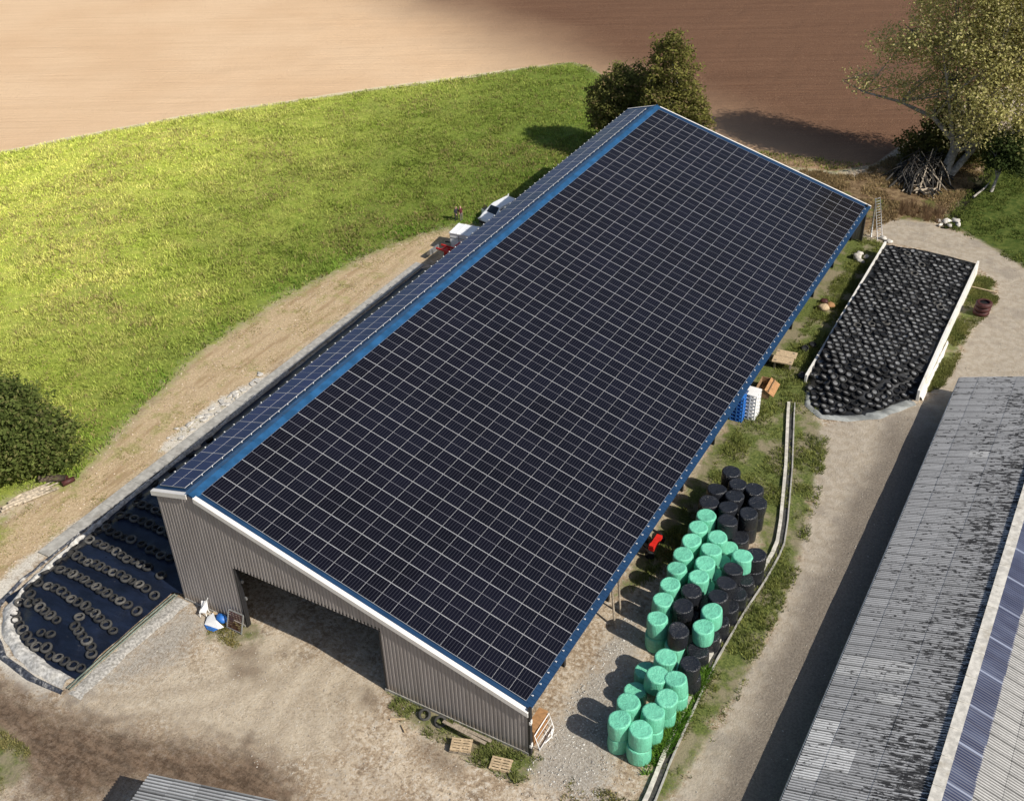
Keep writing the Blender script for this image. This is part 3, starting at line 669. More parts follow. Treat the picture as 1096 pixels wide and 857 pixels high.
# ------------------------------------------------------------------ silage clamps
def sstep(a, b, x): t = np.clip((x-a)/(b-a), 0, 1); return t*t*(3-2*t)
def hL(x, y):
    x = np.asarray(x, float); y = np.asarray(y, float)
    return .02+.72*sstep(0,1.6,x+14.1)*(1-.5*sstep(-6.5,-4.3,x))*sstep(0,2.4,y-frontL(x)) 
def frontL(x): return -8.9 + 2.6*sstep(-9.5,-14.2,np.asarray(x, float)) 
def rightL(y): return -4.55+.25*np.clip((np.asarray(y)+9)/8.5,0,1)
gx, gy = np.meshgrid(np.linspace(0,1,70), np.concatenate([np.linspace(0,1,150)]))
Yt = -9 + gy*63
fy = np.linspace(0,1,220)
ng_x, ng_y = 70, 260
U_, V_ = np.meshgrid(np.linspace(0,1,ng_x), np.linspace(0,1,ng_y)**1.25)
X_ = -14.15+U_*(9.75); Yf = frontL(X_); Y_ = Yf+V_*(44.5-Yf); X_ = np.where(U_ > .98, np.minimum(rightL(Y_), -3.7), X_)
X_ = np.where(Y_ > -.6, -14.15+U_*(10.5), X_)
Z_ = hL(X_, Y_) + (vnoise(X_,Y_,.8,9)-.5)*.10 + (vnoise(X_,Y_*.4,.35,10)-.5)*.05
ii = np.arange(ng_x*ng_y).reshape(ng_y, ng_x); Fq = np.stack([ii[:-1,:-1],ii[:-1,1:],ii[1:,1:],ii[1:,:-1]],-1).reshape(-1,4)
clampL = thing('silage_clamp', 'long silage clamp under blue-black plastic along the grey barn wall', 'silage clamp')
link('plastic_cover', npmesh('plastic_cover', np.stack([X_,Y_,Z_],-1).reshape(-1,3), Fq, M['tarp_blue'], smooth_=True), clampL)
# pale sand ridge holding the cover down round the front and the track side
def ridge_strip(path, wd, ht, seed, nacross=9):
    path = np.array(path, float); seg = np.linalg.norm(np.diff(path,axis=0),axis=1); t = np.r_[0,np.cumsum(seg)]; n = int(t[-1]/.14)
    s = np.linspace(0,t[-1],n); P = np.stack([np.interp(s,t,path[:,0]),np.interp(s,t,path[:,1])],-1)
    T = np.gradient(P,axis=0); T /= np.linalg.norm(T,axis=1)[:,None]+1e-9; Nn = np.stack([-T[:,1],T[:,0]],-1)
    a = np.linspace(-1,1,nacross); ww = np.interp(s,t,wd)/2*(.75+.5*vnoise(P[:,0],P[:,1],.9,seed))
    X = P[:,0,None]+Nn[:,0,None]*a*ww[:,None]; Y = P[:,1,None]+Nn[:,1,None]*a*ww[:,None]
    Z = (1-a**2)*ht*(.55+.9*vnoise(X,Y,.5,seed+1)) + (vnoise(X,Y,.2,seed+2)-.5)*.09*(1-a**4) - .02
    i2 = np.arange(n*nacross).reshape(n,nacross); F = np.stack([i2[:-1,:-1],i2[:-1,1:],i2[1:,1:],i2[1:,:-1]],-1).reshape(-1,4)[:, ::-1]
    return np.stack([X,Y,Z],-1).reshape(-1,3), F
V, F = ridge_strip([(-4.9,-9.35),(-7.2,-9.3),(-9.5,-8.9),(-11.6,-8.0),(-13.1,-6.6),(-13.75,-4.6),(-14.1,-1.5),(-14.3,3),(-14.35,14),(-14.35,24)], [.8,1.15,1.25,1.2,1.0,.7,.5,.4,.3,.2], .28, 21)
link('sand_ridge', npmesh('sand_ridge', V, F, M['sand'], smooth_=True), clampL)
V, F = ridge_strip([(-4.6,-10.0),(-7.2,-10.15),(-10.2,-9.8),(-12.6,-8.6),(-14.2,-6.9),(-14.65,-4.4),(-14.72,0),(-14.72,14),(-14.72,44)], [.3,.5,.5,.5,.45,.3,.2,.2,.2], .12, 31, 7)
link('folded_plastic', npmesh('folded_plastic', V, F, M['plastic_edge'], smooth_=True), clampL)
for dx in (0,.22):
    pts = [(-4.55+dx,-9.7,.12),(-4.5+dx,-7,.16),(-4.42+dx,-4,.18),(-4.25+dx,-.6,.2)]
    MB().tube(pts, .05, 6).build('edge_hose', simple('hose', (.16,.20,.17), .6), clampL)
kerb = thing('concrete_kerb', 'low grey concrete kerb along the dirt track left of the barn', 'kerb')
V, F = ridge_strip([(-15.35,-2),(-15.3,10),(-15.2,24),(-14.9,34),(-14.7,45)], [.9,1.0,1.0,.9,.9], .05, 41, 5); V[:,2] += .06
mb = MB(); 
for i in range(16):
    y = -2+i*2.95; x = -15.25+.5*i/16; mb.box((x,y+1.47,.05),(1.0,2.93,.16), rz=-.008)
mb.build('slab', M['concrete'], kerb)
M['rough_strip'] = simple('rough_strip', (.42,.40,.365), .95, 0, .4, 6, .8, .1, dirt=(.27,.25,.215))
ap = thing('concrete_apron', 'pale rough concrete strip between blue silage cover and yard', 'apron')
V, F = ridge_strip([(-3.75,-9.9),(-3.85,-6),(-3.7,-3),(-3.55,-.62)], [1.1,1.15,1.2,1.1], .05, 45, 7)
link('slab', npmesh('slab', V, F, M['rough_strip'], smooth_=True), ap)

# right clamp
def frontR(x): return np.interp(x, [25.1,26,27.6,29.5,31.4,33.5], [42.6,40.0,38.9,39.7,41.2,44.6])
def hR(x, y):
    x = np.asarray(x,float); y = np.asarray(y,float); f0 = frontR(x)
    return .03+1.12*sstep(0,6,y-f0)+.22*np.sin(np.clip((x-25)/8.5,0,1)*math.pi)*sstep(0,5,y-f0)
ng_x, ng_y = 50, 110
U_, V_ = np.meshgrid(np.linspace(0,1,ng_x), np.linspace(0,1,ng_y)); X_ = 25.12+U_*8.5; Y_ = frontR(X_)-.35+V_*(67.3-frontR(X_)+.35)
Z_ = hR(X_,Y_)+(vnoise(X_,Y_,.7,51)-.5)*.08
ii = np.arange(ng_x*ng_y).reshape(ng_y, ng_x); Fq = np.stack([ii[:-1,:-1],ii[:-1,1:],ii[1:,1:],ii[1:,:-1]],-1).reshape(-1,4)
clampR = thing('silage_clamp', 'walled silage clamp wholly covered with black tyres beside the gravel road', 'silage clamp')
link('plastic_cover', npmesh('plastic_cover', np.stack([X_,Y_,Z_],-1).reshape(-1,3), Fq, M['tarp_black'], smooth_=True), clampR)
V, F = ridge_strip([(25.5,42.0),(26.2,39.6),(27.6,38.6),(29.5,39.3),(31.4,40.8),(33.4,43.9)], [.4,.5,.6,.8,1.1,1.1], .14, 61, 7)
link('cover_hem', npmesh('cover_hem', V, F, M['tarp_grey'], smooth_=True), clampR)
mb = MB(); mb.hexa([(24.92,42.6,0),(25.1,42.6,0),(25.1,67.4,0),(24.92,67.4,0),(24.92,42.6,.75),(25.1,42.6,.75),(25.1,67.4,1.45),(24.92,67.4,1.45)])
mb.build('clamp_wall', M['white_sheet'], clampR)
mb = MB()
for i in range(11):
    y0, y1 = 44.2+i*2.1, 44.2+(i+1)*2.1-.01; z0, z1 = 1.0+.5*min(1,i/4), 1.0+.5*min(1,(i+1)/4)
    mb.hexa([(33.62,y0,0),(33.86,y0,0),(33.86,y1,0),(33.62,y1,0),(33.62,y0,z0),(33.80,y0,z0),(33.80,y1,z1),(33.62,y1,z1)])
mb.build('clamp_wall', M['white_sheet'], clampR)
V, F = ridge_strip([(33.9,44.4),(34.0,50),(34.0,54)], [.5,.45,.2], .3, 71, 5)
link('hanging_sheet', npmesh('hanging_sheet', V, F, M['white_sheet'], smooth_=True), clampR)

# ------------------------------------------------------------------ tyres
def tyre_mesh(name, mat, r=.335, w=.20, disc=None):
    mb = MB(); ri = r*.60
    prof = [(ri,-w*.42),(ri+.03,-w*.5),(r*.86,-w*.5),(r*.97,-w*.36),(r,0),(r*.97,w*.36),(r*.86,w*.5),(ri+.03,w*.5),(ri,w*.42),(r*.74,w*.28),(r*.80,0),(r*.74,-w*.28)]
    mb.lathe(prof, 18, 0, closed=True)
    ms = [mat]
    if disc:
        b = len(mb.v); mb.v += [((ri+.06)*math.cos(2*math.pi*k/14),(ri+.06)*math.sin(2*math.pi*k/14),w*.12) for k in range(14)]
        mb.f.append(tuple(range(b,b+14))); mb.m.append(1); mb.sm.append(False); ms.append(disc)
    me = mb.mesh(name, ms); me.transform(Matrix.Identity(4)); me.flip_normals(); return me
def flipfix(me):
    return me
TY = [tyre_mesh('tyre', M['rubber'], .36, .2), tyre_mesh('tyre', M['rubber_pale'], .37, .2), tyre_mesh('tyre', M['rubber'], .32, .18), tyre_mesh('tyre', M['rubber_mid'], .385, .21)]
TR = [tyre_mesh('tyre', M['rubber_dark'], .355, .20, M['water_sheen']), tyre_mesh('tyre', M['rubber_dark'], .33, .19, M['tarp_black']), tyre_mesh('tyre', M['rubber'], .35, .2, M['water_sheen'])]
ROWS = [
 [(-12.6,4.6),(-12.1,4.6),(-11.5,4.65),(-10.8,4.6),(-10.2,4.6)],
 [(-12.7,3.0),(-12.1,3.2),(-11.5,3.2),(-10.8,3.3),(-10.1,3.3),(-9.4,3.2),(-8.9,3.2),(-8.2,3.2)],
 [(-12.9,1.2),(-12.6,1.6),(-12.0,1.4),(-11.3,1.4),(-10.7,1.4),(-10.1,1.5),(-9.1,1.5),(-8.2,1.4),(-7.7,1.4),(-7.1,1.3),(-6.4,1.4)],
 [(-12.7,.1),(-11.9,.1),(-11.3,.1),(-10.7,.1),(-10.1,.1),(-9.5,0),(-8.9,-.1),(-8.3,0),(-7.7,0),(-7.1,0),(-5.8,-.1)],
 [(-12.8,-1.4),(-12.2,-1.5),(-11.6,-1.6),(-11.05,-1.6),(-10.55,-1.45),(-10.0,-1.5),(-9.4,-1.5),(-8.8,-1.5),(-8.2,-1.4),(-7.6,-1.5),(-7.0,-1.5),(-6.4,-1.5),(-5.8,-1.5),(-5.0,-1.6)],
 [(-12.2,-3.0),(-11.65,-2.9),(-11.1,-2.9),(-10.55,-2.9),(-10.0,-2.9),(-9.4,-3.0),(-8.8,-3.0),(-8.25,-3.1),(-7.7,-3.1),(-7.0,-3.2),(-6.4,-3.2),(-5.8,-3.2),(-5.0,-3.2)],
 [(-12.5,-4.6),(-11.7,-4.5),(-11.15,-4.4),(-10.55,-4.4),(-10.0,-4.5),(-9.4,-4.6),(-8.8,-4.6),(-8.1,-4.6),(-7.5,-4.8),(-7.0,-4.8),(-6.45,-5.0),(-5.75,-5.1),(-5.1,-5.2)],
 [(-12.8,-6.1),(-12.3,-5.5),(-11.8,-6.05),(-11.2,-5.85),(-10.65,-6.1),(-10.1,-6.2),(-9.5,-6.3),(-8.8,-6.4),(-7.7,-5.5),(-7.35,-6.2),(-6.8,-6.4),(-6.3,-6.6),(-5.8,-6.7),(-5.3,-6.85),(-4.95,-7.2)],
 [(-12.3,-6.95),(-11.8,-7.3),(-11.2,-7.5),(-10.6,-7.75),(-9.95,-8.0),(-9.35,-8.2),(-8.75,-8.3),(-9.1,-7.5),(-8.4,-7.35),(-8.05,-8.1),(-7.4,-8.4),(-6.8,-8.3),(-6.2,-8.3),(-5.5,-8.3),(-4.9,-8.2)]]
nrow = len(ROWS)
for r_, row in enumerate(ROWS):
    for k, (x, y) in enumerate(sorted(row)):
        z = float(hL(x,y))+.13
        me = TY[(k*7+r_*3) % 4]
        o = link('tyre', me, None, (x,y,z)); o.rotation_euler = (random.uniform(-.16,.16), random.uniform(-.16,.16), random.uniform(0,6)); s_ = random.uniform(.93,1.06); o.scale = (s_,s_,s_)
        fr = nrow-1-r_
        tag(o, f"worn tyre on the blue-black cover, {ORD[len(row)-1-k]} from the barn in {ORD[fr]} row from front", 'tyre', 'tyres in rows on the blue-black silage cover')
# edge tyres leaning on the track side of the cover
for k, (x, y) in enumerate([(-13.2,-3.5),(-13.3,-4.9),(-13.3,-2.2),(-13.35,-.7),(-13.4,.7),(-13.4,2.3),(-13.45,3.9),(-13.45,5.5),(-13.5,7.2),(-13.5,9),(-13.5,11),(-13.5,13.2)]):
    o = link('tyre', TR[1] if k > 4 else TY[2], None, (x,y,float(hL(x,y))+.16)); o.rotation_euler = (random.uniform(-.3,.3), -.75+random.uniform(-.3,.3), 0)
    tag(o, f"dark tyre tilted on the track-side edge of the blue cover, {ORD[k]} from front", 'tyre', 'tilted tyres along the cover edge')
# tyre carpet on the walled clamp
pts = []
j = 0; y = 38.6
while y < 67.2:
    x = 25.45 + (.35 if j % 2 else 0)
    while x < 33.45:
        a, b = x+random.uniform(-.09,.09), y+random.uniform(-.09,.09)
        if b > frontR(a)+.25 and b < 67.0 and 25.4 < a < 33.3: pts.append((a,b))
        x += .69
    y += .62; j += 1
pts.sort(key=lambda p: p[1])
mbv = {0: [], 1: [], 2: []}
def tz(a, b): return float(hR(a,b))+.10
slope_e = lambda a, b: math.atan((float(hR(a,b+.3))-float(hR(a,b-.3)))/.6)
NIND = 182
restV, restF, restM = [], [], []; nb = 0
pale_ids = set(random.sample(range(len(pts)), 14))
for k, (a, b) in enumerate(pts):
    me = TR[random.choice((0,0,0,0,0,1,2))]; 
    tl = .10 if random.random() < .85 else .3; rot = (slope_e(a,b)+random.uniform(-tl,tl), random.uniform(-tl,tl), random.uniform(0,6)); s_ = random.uniform(.93,1.06); zz = tz(a,b)+random.uniform(0,.03)
    if k < NIND:
        o = link('tyre', me, None, (a,b,zz)); o.rotation_euler = rot; o.scale = (s_,s_,s_)
        tag(o, 'black tyre lying among hundreds of others on the walled silage clamp', 'tyre', 'tyres carpeting the walled silage clamp')
    else:
        T = Matrix.Translation((a,b,zz)) @ (Matrix.Rotation(rot[2],4,'Z') @ Matrix.Rotation(rot[1],4,'Y') @ Matrix.Rotation(rot[0],4,'X')) @ Matrix.Scale(s_,4)
        if k in pale_ids: me = TY[1]
        base_i = nb
        vv = [tuple(T @ v.co) for v in me.vertices]; restV += vv
        mo = {'worn_rubber':0,'dusty_rubber':1,'faded_rubber':1,'dark_rubber':2,'dusty_water_sheen':3,'black_cover':4}
        for p in me.polygons:
            restF.append(tuple(base_i+i for i in p.vertices)); restM.append(mo[me.materials[p.material_index].name])
        nb += len(vv)
me = bpy.data.meshes.new('tyre_carpet'); me.from_pydata(restV, [], restF)
for k_ in ('rubber','rubber_pale','rubber_dark','water_sheen','tarp_black'): me.materials.append(M[k_])
me.polygons.foreach_set('material_index', restM); me.polygons.foreach_set('use_smooth', [len(f) == 4 for f in restF]); me.update()
tag(link('tyre_carpet', me), 'carpet of black tyres on the far part of the walled clamp', 'tyres', 'tyres carpeting the walled silage clamp', 'stuff')
for k, (x, y, rx, nm) in enumerate([(23.9,48.2,.1,'darker of the two tyres dumped in weeds left of the walled clamp'),(23.5,47.3,.6,'tilted tyre dumped in weeds left of the walled clamp'),(24.5,43.2,.9,'tyre leaning at the front end of the left clamp wall')]):
    o = link('tyre', TR[1], None, (x,y,.2)); o.rotation_euler = (rx,.2,0); tag(o, nm, 'tyre')
for x, lab in ((15.85,'grey tyre half buried in weeds at gable foot, nearer the doorway'),(16.95,'grey tyre half buried in weeds at gable foot, nearer the pallets')):
    o = link('tyre', TY[3], None, (x,-1.0,.12)); o.rotation_euler = (.5,.1,.3); tag(o, lab, 'tyre')
# stack of big tyres by the road
ts = tyre_mesh('tractor_tyre', M['brown_red'], .72, .42, M['tarp_black'])
for k, (z, lab) in enumerate(((.22,'bottom dark red-brown tyre of the stack on the grass by the road'),(.66,'middle dark red-brown tyre of the stack by the road'),(1.09,'top dark red-brown tyre of the stack by the road'))):
    o = link('tractor_tyre', ts, None, (35.55+.05*k,60.3-.04*k,z)); o.rotation_euler = (0,.03*k,k); tag(o, lab, 'tyre', 'stacked big tyres')

# ------------------------------------------------------------------ wrapped bales
def bale_mesh(name, mat, seed):
    rg = random.Random(seed); mb = MB(); n = 28; H, r = 1.21, .665
    prof = [(.0,0),(.35,.0),(r-.06,.0),(r-.01,.03),(r,.12),(r+.012,.4),(r+.02,.6),(r+.012,.85),(r+.004,1.08),(r-.006,1.165),(r-.05,1.205),(r-.12,1.212),(.48,1.195),(.33,1.20),(.18,1.19),(0,1.195)]
    mb.lathe(prof, n)
    me = mb.mesh(name, mat); ph = [rg.uniform(0,6) for _ in range(6)]
    sx = rg.uniform(.97,1.04); sq = rg.uniform(-.03,.03); sh = (rg.uniform(-.05,.05), rg.uniform(-.05,.05))
    for v in me.vertices:
        x, y, z = v.co; a = math.atan2(y,x); rr = math.hypot(x,y)
        k = 1 + .022*math.sin(2*a+ph[5]+z) + .016*math.sin(3*a+ph[0]) + .008*math.sin(7*a+ph[1]+z*3) + .006*math.sin(13*a+ph[2])
        zz = z + (.03*math.sin(2*a+ph[3])*rr + .018*math.sin(5*a+ph[4])*rr if z > .9 else 0)
        zz += sq*x*(z/H)
        v.co = (x*k*sx+sh[0]*z, y*k/sx+sh[1]*z, zz)
    me.flip_normals(); return me
BM = {'mint': [bale_mesh('bale', M['mint'], 100+i) for i in range(5)], 'black': [bale_mesh('bale', M['black_film'], 200+i) for i in range(4)]}
UP_ = dict(b1=(24.61,25.87),b2=(25.45,24.85),b3=(24.42,23.68),b4=(25.69,23.55),b5=(26.66,25.02),b6=(24.39,22.32),b7=(25.78,22.2),b8=(27.27,23.8),b9=(27.22,22.42),b10=(26.23,20.85),k13=(29.0,18.79),
 g1=(24.77,20.83),g2=(24.7,19.45),g3=(24.75,18.04),g4=(24.87,16.64),g5=(26.17,19.2),g6=(26.25,17.8),g8=(26.35,16.45),g9=(28.31,18.13),g10=(25.08,15.15),g11=(25.16,13.6),g12=(26.49,15.05),g13=(25.25,12.07),g14=(25.68,10.4),
 k1=(26.56,13.66),k2=(26.65,12.22),k3=(28.1,16.73),k4=(28.12,15.36),k5=(28.35,13.98),g15=(28.37,12.6),g16=(28.39,11.19),k9=(27.1,10.2),k11=(28.67,8.03),g17=(27.19,8.03),g18=(27.27,6.4),g19=(28.55,6.65),g21=(28.42,5.16),g22=(26.8,3.86),g23=(28.22,3.79),g24=(26.83,2.47),g25=(28.14,2.36))
LO_ = {k: (x,y) for k, (x,y) in UP_.items() if k[0] == 'b' or k in ('g1','g2','g3','g4','g10','g11','g13','g14','g19','g21','g22','g23','g24','g25','k13','k11')}
LO_.pop('b10')
LO_.update(kb11=(27.17,21.05), gx7=(26.9,19.7), gxl=(26.87,18.33), gx6=(26.8,16.97), gx12=(26.9,15.6), kx1=(26.9,14.25), kx2=(26.85,12.85), gx9=(27.05,10.1), k6=(28.85,17.4), k7=(28.80,16.02), k8=(28.75,14.65), kx15=(28.7,13.25), kx16=(28.55,11.85), k10=(28.42,10.4), gx17=(27.3,8.35), gx18=(26.3,7.35), gx20=(26.35,5.75), kbx=(25.75,21.0))
LO_['k11'] = (28.72,8.25)
def rowname(x, y):
    if y < 9.3: return 'near the front cluster', None
    return None, None
def bale_labels(P, tier):
    groups = {}
    for k, (x, y) in P.items():
        colr = 'black' if k[0] in 'bk' else 'mint green'
        if y < 9: g = 'front cluster ' + ('road side' if x > 27.8 else 'barn side')
        elif x < 25.72: g = 'row nearest the barn'
        elif x < 27.6: g = 'middle row'
        else: g = 'row nearest the road'
        groups.setdefault((colr, g), []).append((y, k))
    out = {}
    for (colr, g), l in groups.items():
        for i, (y, k) in enumerate(sorted(l)): out[k] = (colr, f"{colr} wrapped bale, {tier}, {g}, {ORD[i]} {colr.split()[0]} one from front")
    return out
for P, tier, z in ((LO_, 'bottom layer', -.02), (UP_, 'top layer', 1.215)):
    labs = bale_labels(P, tier)
    for i, (k, (x, y)) in enumerate(P.items()):
        colr, lab = labs[k]; me = BM['mint' if colr[0] == 'm' else 'black']
        o = link('wrapped_bale', me[i % len(me)], None, (x,y,z), random.uniform(0,6.28)); s_ = random.uniform(.96,1.04); o.scale = (s_,s_*random.uniform(.97,1.03),1 if tier[0]=='b' else random.uniform(.90,1.05))
        if tier[0] == 't': o.rotation_euler = (random.uniform(-.08,.08), random.uniform(-.08,.08), o.rotation_euler.z)
        tag(o, lab, 'bale', 'wrapped silage bales stacked beside the barn')

# ------------------------------------------------------------------ drain channel beside the road
CH = [(24.9,39.2),(25.3,37.8),(27.3,31.2),(28.95,25.1),(29.5,22.6),(29.45,19.1),(29.2,15.5),(29.1,10.8),(29.3,6.7),(29.5,3.0),(29.75,.6),(30.0,-6)]
chn = thing('drain_channel', 'pale concrete drain channel with dark gully running beside the bales', 'drain')
def off_path(P, o):
    P = np.array(P, float); T = np.gradient(P,axis=0); T /= np.linalg.norm(T,axis=1)[:,None]; return P+np.stack([-T[:,1],T[:,0]],-1)*o
def kerbline(o, wd, z0, z1, brk, nm, mat):
    mb = MB(); P = np.array(CH); seg = np.linalg.norm(np.diff(P,axis=0),axis=1); t = np.r_[0,np.cumsum(seg)]; s = np.arange(0,t[-1],1.2)
    Q = np.stack([np.interp(s,t,P[:,0]),np.interp(s,t,P[:,1])],-1); A = off_path(Q,o-wd/2); B = off_path(Q,o+wd/2)
    for i in range(len(Q)-1):
        if random.random() < brk: continue
        h = z1+random.uniform(-.03,.02)
        mb.hexa([(*A[i],z0),(*B[i],z0),(*B[i+1],z0),(*A[i+1],z0),(*A[i],h),(*B[i],h),(*B[i+1],h),(*A[i+1],h)][0:8])
    mb.build(nm, mat, chn)
kerbline(-.16, .23, -.1, .19, 0, 'channel_wall', M['white_concrete']); kerbline(.12, .30, -.1, .02, 0, 'channel_bed', M['gully']); kerbline(.33, .10, -.1, .14, 0, 'channel_wall', M['concrete'])

# ------------------------------------------------------------------ small things round the yard
def pallet_mesh(mat, L_=1.2, W_=.8):
    mb = MB()
    for y in (-.35,0,.35): mb.box((0,y,.05),(L_,.1,.022)); [mb.box((x,y,.1),(.14,.1,.08)) for x in (-.53,0,.53)]
    for x in (-.53,0,.53): mb.box((x,0,.15),(.13,W_,.02))
    for y in (-.34,-.17,0,.17,.34): mb.box((0,y,.172),(L_,.115,.022))
    return mb.mesh('pallet', mat)
pm = pallet_mesh(M['pale_wood']); pg = pallet_mesh(M['grey_wood'])
def put(name, me, loc, rot, label, cat, group=None): o = link(name, me, None, loc); o.rotation_euler = rot; return tag(o, label, cat, group)
put('pallet', pm, (21.55,-1.85,.0), (.12,-.02,.22), 'pale wooden pallet lying alone at the gable corner', 'pallet')
put('pallet', pg, (18.95,-1.95,-.0), (0,0,.3), 'lower weathered pallet of the small stack below the planks', 'pallet')
put('pallet', pm, (18.98,-1.92,.2), (.08,0,.36), 'upper pallet of the small stack below the planks', 'pallet')
for k, (a, b, lab) in enumerate((((17.3,-1.2,.62),(20.2,-1.25,.42),'longer grey plank laid across the pallet stack at the gable foot'),((17.9,-1.05,.58),(20.4,-.95,.40),'shorter grey plank laid next to the gable cladding'))):
    tag(MB().bar(a, b, .2, .05).build('plank', M['grey_wood']), lab, 'plank')
for k, (x, y, l_, a_, lab) in enumerate(((14.6,-2.0,.9,.5,'pale splintered board lying left of the half buried tyres'),(15.3,-2.4,.6,-.6,'short pale stick lying below the half buried tyres'))):
    dx = math.cos(a_)*l_/2; dy = math.sin(a_)*l_/2; tag(MB().bar((x-dx,y-dy,.06),(x+dx,y+dy,.1),.1,.04).build('board', M['pale_wood']), lab, 'board')
# metal grate leaning by the doorway
gr = thing('metal_grate', 'rusty grey metal grate leaning on the wall beside the doorway', 'grate', (1.35,-.62,0))
mb = MB(); 
for x in (-.6,.6): mb.bar((x,-.55,0),(x,-.05,1.25),.07,.07)
for t in (0.06,1): mb.bar((-.6,-.55+.5*t,1.25*t),(.6,-.55+.5*t,1.25*t),.07,.07)
mb.build('frame', M['steel'], gr)
mb = MB()
for t in np.linspace(.12,.92,9): mb.bar((-.58,-.55+.5*t,1.25*t),(.58,-.55+.5*t,1.25*t),.045,.03)
mb.build('grid_bars', M['brown_red'], gr)
# blue and white plastic sacks
def sack(name, mat, loc, sx, sy, sz, seed, rz=0):
    rg = random.Random(seed); mb = MB(); prof = [(0,0),(.6,.02),(.95,.2),(1,.45),(.85,.75),(.5,.95),(0,1)]
    mb.lathe(prof, 14); me = mb.mesh(name, mat)
    for v in me.vertices:
        nz = mnoise.noise(v.co*2.2+Vector((seed,0,0)))*.28
        v.co = Vector((v.co.x*sx*(1+nz), v.co.y*sy*(1+nz), v.co.z*sz*(1+nz*.6)))
    me.flip_normals(); o = link(name, me, None, loc, rz); return o
bagw = MB(); bs_ = .78
bagw.face([(-.75,-.45,.05),(.7,-.35,.12),(.15,.1,.5),(-.55,.55,.62)],0); bagw.face([(-.75,-.45,.05),(-.55,.55,.62),(-.9,.15,.3)],0); bagw.face([(.7,-.35,.12),(.95,.05,.1),(.15,.1,.5)],0); bagw.face([(-.75,-.45,.05),(-.2,-.75,.03),(.45,-.7,.03),(.7,-.35,.12)],1)
bagw.v = [tuple(bs_*q for q in p) for p in bagw.v]
tag(bagw.build('plastic_sack', [M['white_plastic'],M['blue_plastic']], None, (-.15,-1.3,0)), 'white crumpled plastic sack with a blue underside at the wall foot', 'sack')
tag(sack('plastic_sack', M['blue_plastic'], (.05,-.85,0), .42,.32,.5, 3), 'blue plastic sack slumped between white sack and gable wall', 'sack')
ch = thing('garden_chair', 'broken white plastic chair tipped against the grey gable wall', 'chair', (-1.35,-.95,0), .4)
mb = MB(); mb.box((0,0,.38),(.46,.44,.04)); mb.build('seat', M['white_plastic'], ch)
mb = MB(); mb.hexa([(-.23,.2,.38),(.23,.2,.38),(.23,.24,.38),(-.23,.24,.38),(-.2,.36,.86),(.2,.36,.86),(.2,.40,.86),(-.2,.40,.86)]); mb.build('backrest', M['white_plastic'], ch)
for x in (-.2,.2):
    for y in (-.19,.19): MB().bar((x*1.15,y*1.2,0),(x,y,.37),.05,.05).build('leg', M['white_plastic'], ch)
tag(MB().bar((-1.75,-1.0,.02),(-1.05,-.62,1.35),.10,.04).build('white_batten', M['white_plastic']), 'upright white batten leaning on the gable beside the chair', 'batten')
tag(MB().bar((-.9,-.62,.1),(.4,-.66,.05),.22,.08).build('plank', M['pale_wood']), 'pale plank lying at the wall foot behind the sacks', 'plank')
# orange cupboard and white gate by the right front corner
cab = thing('wooden_cupboard', 'orange wooden cupboard standing under the eave at the front corner', 'cupboard', (22.3,1.0,0)); cab.scale = (.9,.72,.85)
mb = MB(); mb.box((0,0,.06),(.6,2.3,.1)); mb.box((-.28,0,.75),(.04,2.3,1.4)); mb.box((0,-1.13,.75),(.6,.05,1.4)); mb.box((0,1.13,.75),(.6,.05,1.4)); mb.box((0,0,1.48),(.66,2.4,.06)); mb.build('carcass', M['orange_wood'], cab)
for z in (.6,1.15): MB().box((.02,0,z),(.62,2.2,.04)).build('shelf', M['orange_wood'], cab)
gt = thing('white_gate', 'bent white tubular gate leaning on the orange cupboard', 'gate', (22.75,.95,0)); gt.scale = (.9,.72,.8)
mb = MB()
mb.tube([(.25,-1.2,.05),(-.1,-1.2,1.35),(-.1,1.2,1.45),(.25,1.2,.1)], .035, 8); mb.tube([(.25,-1.2,.05),(.25,1.2,.1)], .035, 8); mb.build('tube_frame', M['white_plastic'], gt)
for t in (.35,.7): MB().tube([(.25-.35*t,-1.2,1.35*t),(.25-.35*t,1.2,1.4*t)], .025, 6).build('rail', M['white_plastic'], gt)
MB().tube([(.3,-.4,.05),(.55,.1,.4),(.5,.6,.75),(.3,.8,.5),(.35,.5,.1)], .04, 8).build('bent_tube', M['white_plastic'], gt)
# posts propped under the eave
for (a, b, lab) in (((22.55,11.9,0),(22.1,12.3,2.6),'straight wooden prop leaning to the eave between barn and bales'),((22.75,10.6,0),(22.0,11.6,2.4),'slanting wooden prop leaning under the eave nearer the gravel')):
    tag(MB().tube([a,b], .07, 8).build('wooden_prop', M['grey_wood']), lab, 'prop')
# red implement under the eave
im = thing('farm_implement', 'red farm implement poking out from under the eave', 'implement', (22.15,18.3,0), .0)
mb = MB(); mb.box((0,0,.75),(.4,1.5,.28)); mb.box((0,-.6,.95),(.34,.3,.24)); mb.build('body', M['red'], im)
mb = MB(); mb.bar((0,1,.7),(-.9,1.4,.5),.12,.12); mb.bar((0,-1,.7),(-.9,-.3,.5),.12,.12); mb.build('drawbar', M['black'], im)
for y in (-.9,.9): put_ = link('wheel', TR[1], im, (0,y,.33)); put_.rotation_euler = (R(90),0,.2)
